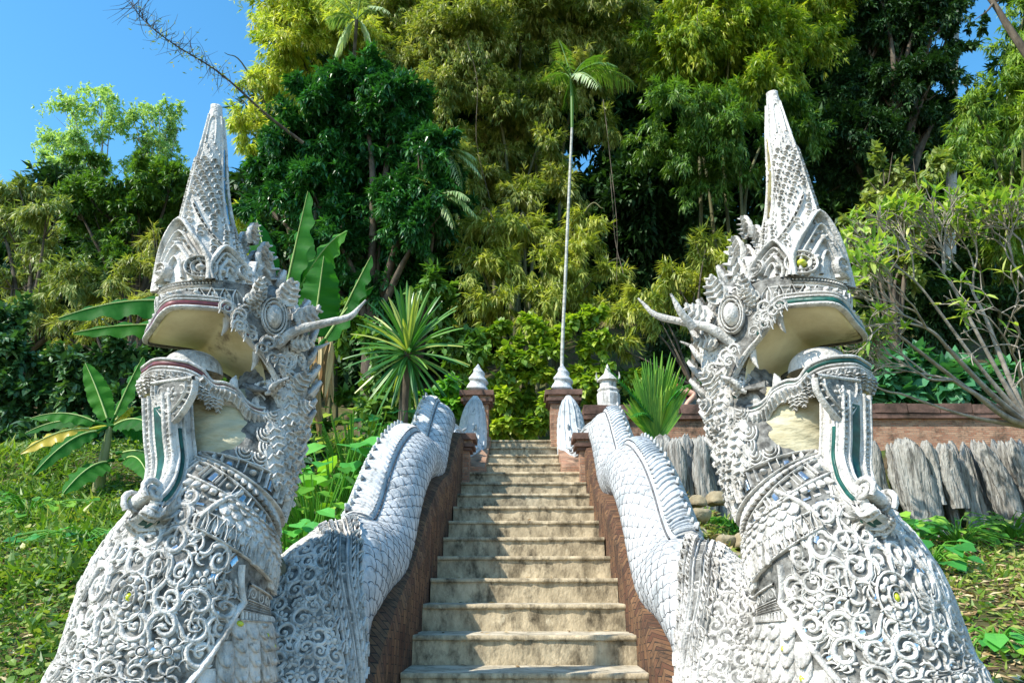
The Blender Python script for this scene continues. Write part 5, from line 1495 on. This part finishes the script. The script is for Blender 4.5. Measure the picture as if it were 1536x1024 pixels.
    for tg, L_, r_, dp, Yd in (((1462, 590), .0, .055, 5, 6.9), ((1420, 520), 0, .05, 5, 6.7), ((1480, 480), 0, .05, 5, 7.2), ((1545, 470), 0, .05, 5, 7.0), ((1530, 560), 0, .04, 4, 6.6), ((1440, 450), 0, .04, 4, 7.0), ((1370, 520), 0, .04, 4, 6.8), ((1400, 455), 0, .035, 4, 6.9), ((1350, 590), 0, .03, 3, 6.9)):
        e = W(*tg, Yd); m = (k1 + e) / 2 + [0, 0, -.05]
        bm_.tube([k1, m, e], [.034, r_ * .5, r_ * .38], 8, 14)
        grow(e, unit(e - k1 + np.array([-.12, 0, .10])), .29, r_ * .34, dp + 1)
    bm_.build('branches', [M['twig_bark']], t)
    mb = MB()
    for e, d in tips:
        k = prg.choice((0, 0, 0, 2, 3, 4, 5))
        if e[2] < 3.6: k = prg.choice((0, 0, 0, 2))
        if k == 0: continue
        dd = unit(d * .6 + rdir(k) * .9 + [0, 0, .25])
        scatter(mb, leaf_tpl(.14, .05, .16, 'broad'), np.repeat([e], k, 0) - d * .02, dd, unit(np.array([0, -.2, 1]) + .3 * rdir(k)), R.uniform(.09, .16, k))
    mb.build('foliage', [LM['plum']], t, False)

    # ---- top right bare limb and pale trunk
    mb = MB(); mb.tube([W(1440, -60, 8.5), W(1490, 5, 8.5), W(1515, 45, 8.5), W(1560, 110, 8.5)], [.04, .035, .045, .055], 8, 24)
    for e in ((1462, 30), (1530, -20), (1500, -30)): mb.tube([W(1490, 5, 8.5), W((1490 + e[0]) / 2 + 4, (5 + e[1]) / 2, 8.4), W(*e, 8.3)], [.018, .012, .004], 6, 8)
    tag(mb.build('bare_limb', [M['bark']]), 'bare dark limb crossing the top right corner', 'branch')
    t = thing('pale_trunk_tree', 'tall pale-trunked tree with sparse leaves in the blue gap at the top right', 'tree', gp(1432, 16.5))
    mb = MB(); mb.tube([gp(1432, 16.5), W(1431, 100, 16.5), W(1434, 30, 16.5), W(1432, -40, 16.5)], [.14, .10, .08, .06], 8, 30, noise=.004); mb.build('trunk', [M['pale_bark']], t)
    mb = MB(); foliage(mb, px_lobes([(1420, 25, 20), (1450, 15, 20), (1445, 70, 16), (1425, 95, 18), (1470, 40, 14)], 16.3, .3), 'bush', .35); mb.build('crown', [LM['deep']], t, False)
    # hanging vines in the dark centre
    for i, (x0, y0, x1, y1, Yv) in enumerate(((905, 150, 925, 420, 11.5), (915, 260, 935, 410, 11.2), (700, 60, 735, 300, 12.6), (1060, -10, 1045, 40, 12.5))):
        mb = MB(); a = W(x0, y0, Yv); b = W(x1, y1, Yv); mb.tube([a, (a * 2 + b) / 3 + R.normal(0, .08, 3), (a + 2 * b) / 3 + R.normal(0, .08, 3), b], .005, 5, 30, noise=.002)
        tag(mb.build('hanging_vine', [M['bark']]), ('long pale vine hanging right of the slim palm crown', 'short crooked vine right of the slim palm trunk', 'thin pale vine left of the slim palm crown', 'thin vine at the top edge right of the slim palm')[i], 'vine', 'hanging vines')

    # ---- broad-leaved weeds
    def weed(lab, px, py, Y, n, ln, mat, spread=.35, h=.35, grp=None, tpl=None, fixed=False):
        b = hit(px, py + 22); p = b + [0, 0, h * .55]
        if fixed: p = W(px, py, Y); b = np.array([p[0], Y + .1, float(T_ground(p[0], Y + .1))])
        t = thing('leafy_weed', lab, 'plant', b, grp)
        sb, lf = MB(), MB()
        for i in range(n):
            a = rnd.uniform(0, 2 * PI); rr = spread * math.sqrt(rnd.random())
            e = p + np.array([rr * math.cos(a), rr * math.sin(a) * .7, rnd.uniform(-.5, .6) * h])
            sb.tube([b, (b + e) / 2 + [0, 0, .08], e], [.008, .006, .004], 4, 6)
            d = unit(np.array([math.cos(a), math.sin(a) - .5, rnd.uniform(-.5, .1)]))
            scatter(lf, tpl or leaf_tpl(.36, .07, .2, 'broad'), e[None], d[None], unit(np.array([[rnd.uniform(-.3, .3), -.45, 1.]])), np.array([rnd.uniform(*ln)]))
        sb.build('stems', [LM['fresh']], t); lf.build('foliage', [mat], t, False)
    for i, (px, py, Y, n, ln, m, sp_, h, lab) in enumerate((
            (500, 700, 5.6, 34, (.16, .30), 'taro', .36, .30, 'broad-leaved green plant between the left naga neck and the first body hump'),
            (470, 765, 4.9, 90, (.07, .15), 'fresh', .36, .40, 'yellow-green creeper low between the left naga neck and body'),
            (430, 812, 4.4, 60, (.08, .17), 'taro', .24, .30, 'bright leaves low beside the left naga neck, above the broken stub'),
            (580, 655, 6.9, 44, (.10, .20), 'taro', .34, .35, 'large-leaved plant below the dracaena'),
            (530, 660, 6.5, 90, (.07, .15), 'vine', .40, .45, 'yellowish small-leaved plant left of the dracaena foot'),
            (600, 700, 6.4, 18, (.08, .14), 'fresh', .16, .16, 'few leaves poking over the left body between its humps'),
            (1345, 800, 6.6, 34, (.14, .26), 'taro', .34, .26, 'large bright-leaved plant beside the right naga chest'),
            (1400, 830, 6.2, 34, (.12, .22), 'taro', .30, .2, 'low broad leaves right of the plant beside the right naga chest'),
            (1440, 800, 7.0, 60, (.05, .11), 'fresh', .5, .25, 'small-leaved weeds at the foot of the logs'),
            (1520, 790, 7.2, 60, (.05, .11), 'grass', .4, .25, 'yellowish weeds at the foot of the rightmost logs'),
            (1500, 960, 4.6, 26, (.08, .15), 'taro', .2, .10, 'pale leaves at the lower right edge'),
            (1100, 780, 7.2, 160, (.04, .09), 'fresh', .38, .12, 'patch of clover-like green between the stones and the right naga neck'),
            (40, 760, 6.2, 70, (.06, .13), 'fresh', .6, .2, 'leafy weeds at the left edge below the small banana'),
            (290, 700, 6.4, 50, (.08, .16), 'green', .5, .3, 'dark leafy weeds right of the small banana'),
            (120, 800, 5.2, 70, (.05, .11), 'taro', .5, .12, 'low bluish-green weeds on the left bank'))):
        weed(lab, px, py, Y, n, ln, LM[m], sp_, h, 'weeds around the nagas', fixed=i < 6)
    # dry hanging banana leaves behind the left naga
    mb = MB()
    for i in range(30):
        p = W(rnd.uniform(440, 500), rnd.uniform(500, 570), 6.6 + rnd.uniform(-.3, .3)); e = p + [rnd.uniform(-.1, .1), 0, -rnd.uniform(.3, .7)]
        blade(mb, p, e, rnd.uniform(.03, .08), .03, (rnd.uniform(-1, 1), -1, 0), 0, rnd.random(), 9)
    tag(mb.build('dry_leaf_skirt', [LM['dry']]), 'brown dried leaves hanging behind the left naga neck', 'dry leaves')

    # ---- grass and litter
    def ground_pts(n, xr, yr, reject):
        x = R.uniform(*xr, n); y = R.uniform(*yr, n); k = ~reject(x, y); x, y = x[k], y[k]
        return np.stack([x, y, T_ground(x, y)], -1)
    rej = lambda x, y: (np.abs(x) < 1.15) & (y < 9.3)
    mb = MB()
    P = ground_pts(52000, (-6.5, -1.1), (2.2, 9.5), rej); P[:, 2] += R.uniform(-.02, .10, len(P))
    clump = .5 + .5 * np.sin(P[:, 0] * 3.1 + np.cos(P[:, 1] * 2.7) * 2)
    big = .5 + .5 * np.sin(P[:, 0] * 1.3 + 2 * np.cos(P[:, 1] * 1.1)); scatter(mb, leaf_tpl(.09, .02, .25, 'fast'), P, rdir(len(P)) * [.9, .9, .5] + [0, 0, .5], rdir(len(P)), R.uniform(.04, .17, len(P)) * (.6 + .7 * clump), R.random(len(P)) ** 1.3 * .75 + .25 * clump * big)
    P = ground_pts(15000, (-6.5, -1.1), (2.2, 9.5), rej); P[:, 2] += R.uniform(.02, .14, len(P))
    scatter(mb, leaf_tpl(.34, .05, .15, 'broad'), P, rdir(len(P)) * [1, 1, .3] + [0, -.2, .1], unit(np.array([0, -.3, 1]) + .4 * rdir(len(P))), R.uniform(.03, .075, len(P)))
    P = ground_pts(12000, (1.3, 6.5), (2.2, 8.2), rej)
    kk = (R.random(len(P)) < .25 + .75 * sstep(5.0, 6.6, P[:, 1])); P = P[kk]
    scatter(mb, leaf_tpl(.10, .02, .25, 'fast'), P, rdir(len(P)) * [.8, .8, .4] + [0, 0, .5], rdir(len(P)), R.uniform(.05, .13, len(P)), R.random(len(P)) * .6 + .4)
    P = ground_pts(7000, (1.3, 6.5), (2.2, 8.2), rej); P[:, 2] += R.uniform(.0, .06, len(P))
    scatter(mb, leaf_tpl(.34, .05, .15, 'broad'), P, rdir(len(P)) * [1, 1, .3], unit(np.array([0, -.3, 1]) + .4 * rdir(len(P))), R.uniform(.03, .07, len(P)))
    tag(mb.build('grass', [LM['grass']], None, False), kind='stuff', label='green grass and small weeds on the banks', cat='grass')
    mb = MB()
    P = ground_pts(14000, (1.2, 6.0), (2.2, 8.0), rej); P[:, 2] += .012
    scatter(mb, leaf_tpl(.12, .03, .1, 'fast'), P, rdir(len(P)) * [1, 1, .15], unit(np.array([0, 0, 1]) + .5 * rdir(len(P))), R.uniform(.04, .14, len(P)))
    xs_ = R.uniform(-.54, .54, 150); ks_ = R.integers(-4, 15, 150); ds_ = R.beta(1, .6, 150) * .30 + .04
    P = np.stack([np.clip(xs_ * (1 - .35 * (ks_ > 10)), -.5, .5), 3.86 + .36 * ks_ + ds_, 1.12 + .144 * ks_ + .006], -1)
    scatter(mb, leaf_tpl(.2, .04, .06, 'broad'), P, rdir(150) * [1, 1, .06], unit(np.array([0, 0, 1]) + .15 * rdir(150)), R.uniform(.02, .055, 150))
    P = ground_pts(9000, (-6, -1.2), (2.2, 8.0), rej); P[:, 2] += .05
    scatter(mb, leaf_tpl(.12, .03, .1, 'fast'), P, rdir(len(P)) * [1, 1, .15], unit(np.array([0, 0, 1]) + .5 * rdir(len(P))), R.uniform(.04, .10, len(P)))
    tag(mb.build('leaf_litter', [LM['dry']], None, False), kind='stuff', label='dry brown leaf litter on the bare soil', cat='leaf litter')


LM['olive2'] = leafmat('khaki_bamboo_leaf', [(.08, .13, .025), (.19, .24, .04), (.32, .34, .07), (.48, .45, .15)], .35)
LM['lime2'] = leafmat('edge_bamboo_leaf', [(.04, .10, .02), (.10, .19, .03), (.20, .29, .04), (.32, .36, .08)], .35)
LM['khaki2'] = leafmat('light_khaki_leaf', [(.10, .14, .03), (.18, .22, .05), (.30, .31, .09), (.40, .36, .14)], .35)
LM['deep2'] = leafmat('shade_leaf', [(.014, .045, .018), (.03, .08, .028), (.05, .13, .04), (.10, .18, .06)], .2)
LM['vine'] = leafmat('creeper_leaf', [(.04, .10, .012), (.11, .20, .02), (.24, .33, .03), (.42, .44, .06)], .4)
LM['cool'] = leafmat('cool_green_leaf', [(.02, .09, .035), (.04, .15, .06), (.08, .24, .11), (.16, .32, .14)], .3)
LM['palm2'] = leafmat('pale_palm_leaf', [(.06, .17, .05), (.20, .30, .12), (.40, .46, .26)], .3, .35, .5)
M['culm'] = mk('bamboo_culm', (.04, .05, .015), (.15, .14, .06), 3, .6, .2, 20, .3, stretch=(1, 1, .3))
M['banana_stem'] = mk('banana_stem', (.12, .16, .05), (.32, .28, .14), 4, .6, .4, 12, .3, stretch=(3, 3, .5))
M['rib'] = mk('leaf_midrib', (.30, .42, .12), (.42, .50, .20), 6, .5, .1)


def build_person():
    Y = 10.6
    g = 3.12
    x0 = float(W(1020, 600, Y)[0])
    t = thing('person', 'person bending behind the parapet in a red top, elbow out, half hidden by young palm', 'person', (x0, Y, g))
    J = {'pel': (x0 + .02, Y, g + .86, .14), 'ab': (x0 - .04, Y - .02, g + 1.0, .13), 'ch': (x0 - .14, Y - .03, g + 1.13, .145), 'nk': (x0 - .26, Y - .03, g + 1.20, .055), 'hd': (x0 - .34, Y - .03, g + 1.22, .085), 'ht': (x0 - .42, Y - .03, g + 1.22, .07),
         'sR': (x0 - .12, Y - .20, g + 1.17, .06), 'eR': (x0 + .16, Y - .27, g + 1.02, .045), 'wR': (x0 + .02, Y - .30, g + .86, .032),
         'sL': (x0 - .12, Y + .17, g + 1.16, .06), 'eL': (x0 - .22, Y + .22, g + .92, .045), 'wL': (x0 - .26, Y + .16, g + .70, .032),
         'hR': (x0 + .02, Y - .09, g + .82, .10), 'kR': (x0 - .04, Y - .10, g + .46, .07), 'aR': (x0 + .02, Y - .10, g + .08, .05), 'fR': (x0 - .14, Y - .11, g + .04, .04),
         'hL': (x0 + .02, Y + .10, g + .82, .10), 'kL': (x0 - .02, Y + .12, g + .46, .07), 'aL': (x0 + .06, Y + .12, g + .08, .05), 'fL': (x0 - .10, Y + .12, g + .04, .04)}
    E = [('pel', 'ab'), ('ab', 'ch'), ('ch', 'nk'), ('nk', 'hd'), ('hd', 'ht'), ('ch', 'sR'), ('sR', 'eR'), ('eR', 'wR'), ('ch', 'sL'), ('sL', 'eL'), ('eL', 'wL'), ('pel', 'hR'), ('hR', 'kR'), ('kR', 'aR'), ('aR', 'fR'), ('pel', 'hL'), ('hL', 'kL'), ('kL', 'aL'), ('aL', 'fL')]

    def skin(name, keys, edges, mats, k=1.0, extra=None):
        me = bpy.data.meshes.new(name)
        Jx = dict(J); Jx.update(extra or {})
        off = np.array(t.location)
        me.from_pydata([tuple(np.array(Jx[q][:3]) - off) for q in keys], [(keys.index(a), keys.index(b)) for a, b in edges], [])
        o = bpy.data.objects.new(name, me); COL.objects.link(o); o.parent = t
        m = o.modifiers.new('skin', 'SKIN')
        for i, q in enumerate(keys):
            r = Jx[q][3] * (k[q] if isinstance(k, dict) else k); me.skin_vertices[0].data[i].radius = (r, r)
        me.skin_vertices[0].data[0].use_root = True
        m2 = o.modifiers.new('sub', 'SUBSURF'); m2.levels = 2; m2.render_levels = 2
        for mm in mats: me.materials.append(mm)
        return o
    J = {q: (v[0], v[1], g + (v[2] - g) * .88, v[3]) for q, v in J.items()}
    ex = {}
    fe = []
    for sd, w, dr in (('R', J['wR'], (-.02, 0, -1)), ('L', J['wL'], (-.1, 0, -1))):
        ex['p' + sd] = (w[0] + dr[0] * .05, w[1], w[2] - .06, .032); fe.append(('w' + sd, 'p' + sd))
        for i in range(5):
            a = (i - 2) * .014
            ex[f'f{sd}{i}'] = (w[0] + a - .005, w[1] + (.02 if i == 0 else 0), w[2] - (.10 if i == 0 else .14 - abs(i - 2.5) * .008), .008)
            fe.append(('p' + sd, f'f{sd}{i}'))
    keys = list(J) + list(ex)
    skin_m = mk('skin', (.50, .28, .19), (.60, .36, .26), 12, .5, .1)
    body = skin('body', keys, E + fe, [skin_m], 1.0, ex)
    red = mk('red_cloth', (.40, .03, .04), (.55, .08, .08), 8, .9, .3, 60); gry = mk('grey_cloth', (.10, .15, .16), (.20, .25, .26), 8, .9, .3, 60); hair = mk('dark_hair', (.012, .010, .009), (.03, .022, .018), 40, .5, .5, 90)
    q = {'sm': (x0 + .0, Y - .235, g + .975, .066), 'sm2': (x0 - .17, Y + .19, g + .925, .066)}
    skin('shirt', ['pel', 'ab', 'ch', 'sR', 'sL', 'sm', 'sm2'], [('pel', 'ab'), ('ab', 'ch'), ('ch', 'sR'), ('ch', 'sL'), ('sR', 'sm'), ('sL', 'sm2')], [red], 1.13, q)
    skin('trousers', ['pel', 'hR', 'kR', 'aR', 'hL', 'kL', 'aL'], [('pel', 'hR'), ('hR', 'kR'), ('kR', 'aR'), ('pel', 'hL'), ('hL', 'kL'), ('kL', 'aL')], [gry], 1.16)
    mb = MB(); c = np.array([x0 - .36, Y - .03, g + 1.095])
    a = np.linspace(0, 2 * PI, 18)[None]; b = np.linspace(-.5, PI / 2, 9)[:, None]
    mb.grid(c + np.stack([.125 * np.cos(b) * np.cos(a), .098 * np.cos(b) * np.sin(a), .095 * np.sin(b) + 0 * a], -1), 0)
    mb.build('hair', [hair], t)


build_site()
naga(1, 0.0, 'right white naga with green-lined mouth, forked antler and reflection-tinted mirror strip in its spire', M['green_glass'], 1, True, True)
naga(-1, -0.07, 'left white naga with red-lined mouth, antler without fork and mirror strip in its spire', M['red_glass'], 2, False, False)
build_veg()
build_person()

# ---------------------------------------------------------------- light
to_sun = Vector((-.80, -.52, 1.0)).normalized()
sd = bpy.data.lights.new('sun', 'SUN'); sd.energy = 3.5; sd.angle = math.radians(.53); sd.color = (1, .94, .84)
so = bpy.data.objects.new('sun', sd); COL.objects.link(so)
so.rotation_euler = to_sun.to_track_quat('Z', 'Y').to_euler()
w = bpy.data.worlds.new('World'); scene.world = w; w.use_nodes = True
nt = w.node_tree; nt.nodes.clear()
sky = nt.nodes.new('ShaderNodeTexSky'); sky.sky_type = 'NISHITA'; sky.sun_disc = False
sky.sun_elevation = math.asin(to_sun.z); sky.sun_rotation = math.atan2(to_sun.x, to_sun.y)
sky.air_density = 1.0; sky.dust_density = .5; sky.ozone_density = 2.0; sky.altitude = 300
bg = nt.nodes.new('ShaderNodeBackground'); bg.inputs[1].default_value = .15
ow = nt.nodes.new('ShaderNodeOutputWorld')
hs = nt.nodes.new('ShaderNodeHueSaturation'); hs.inputs['Saturation'].default_value = 1.28; hs.inputs['Hue'].default_value = .487
nt.links.new(sky.outputs[0], hs.inputs['Color']); nt.links.new(hs.outputs[0], bg.inputs[0]); nt.links.new(bg.outputs[0], ow.inputs[0])
scene.view_settings.view_transform = 'Standard'; scene.view_settings.look = 'None'; scene.view_settings.gamma = 1; scene.view_settings.exposure = 1.1
scene.cycles.max_bounces = 6; scene.cycles.diffuse_bounces = 3; scene.cycles.glossy_bounces = 3; scene.cycles.transmission_bounces = 3; scene.cycles.transparent_max_bounces = 4
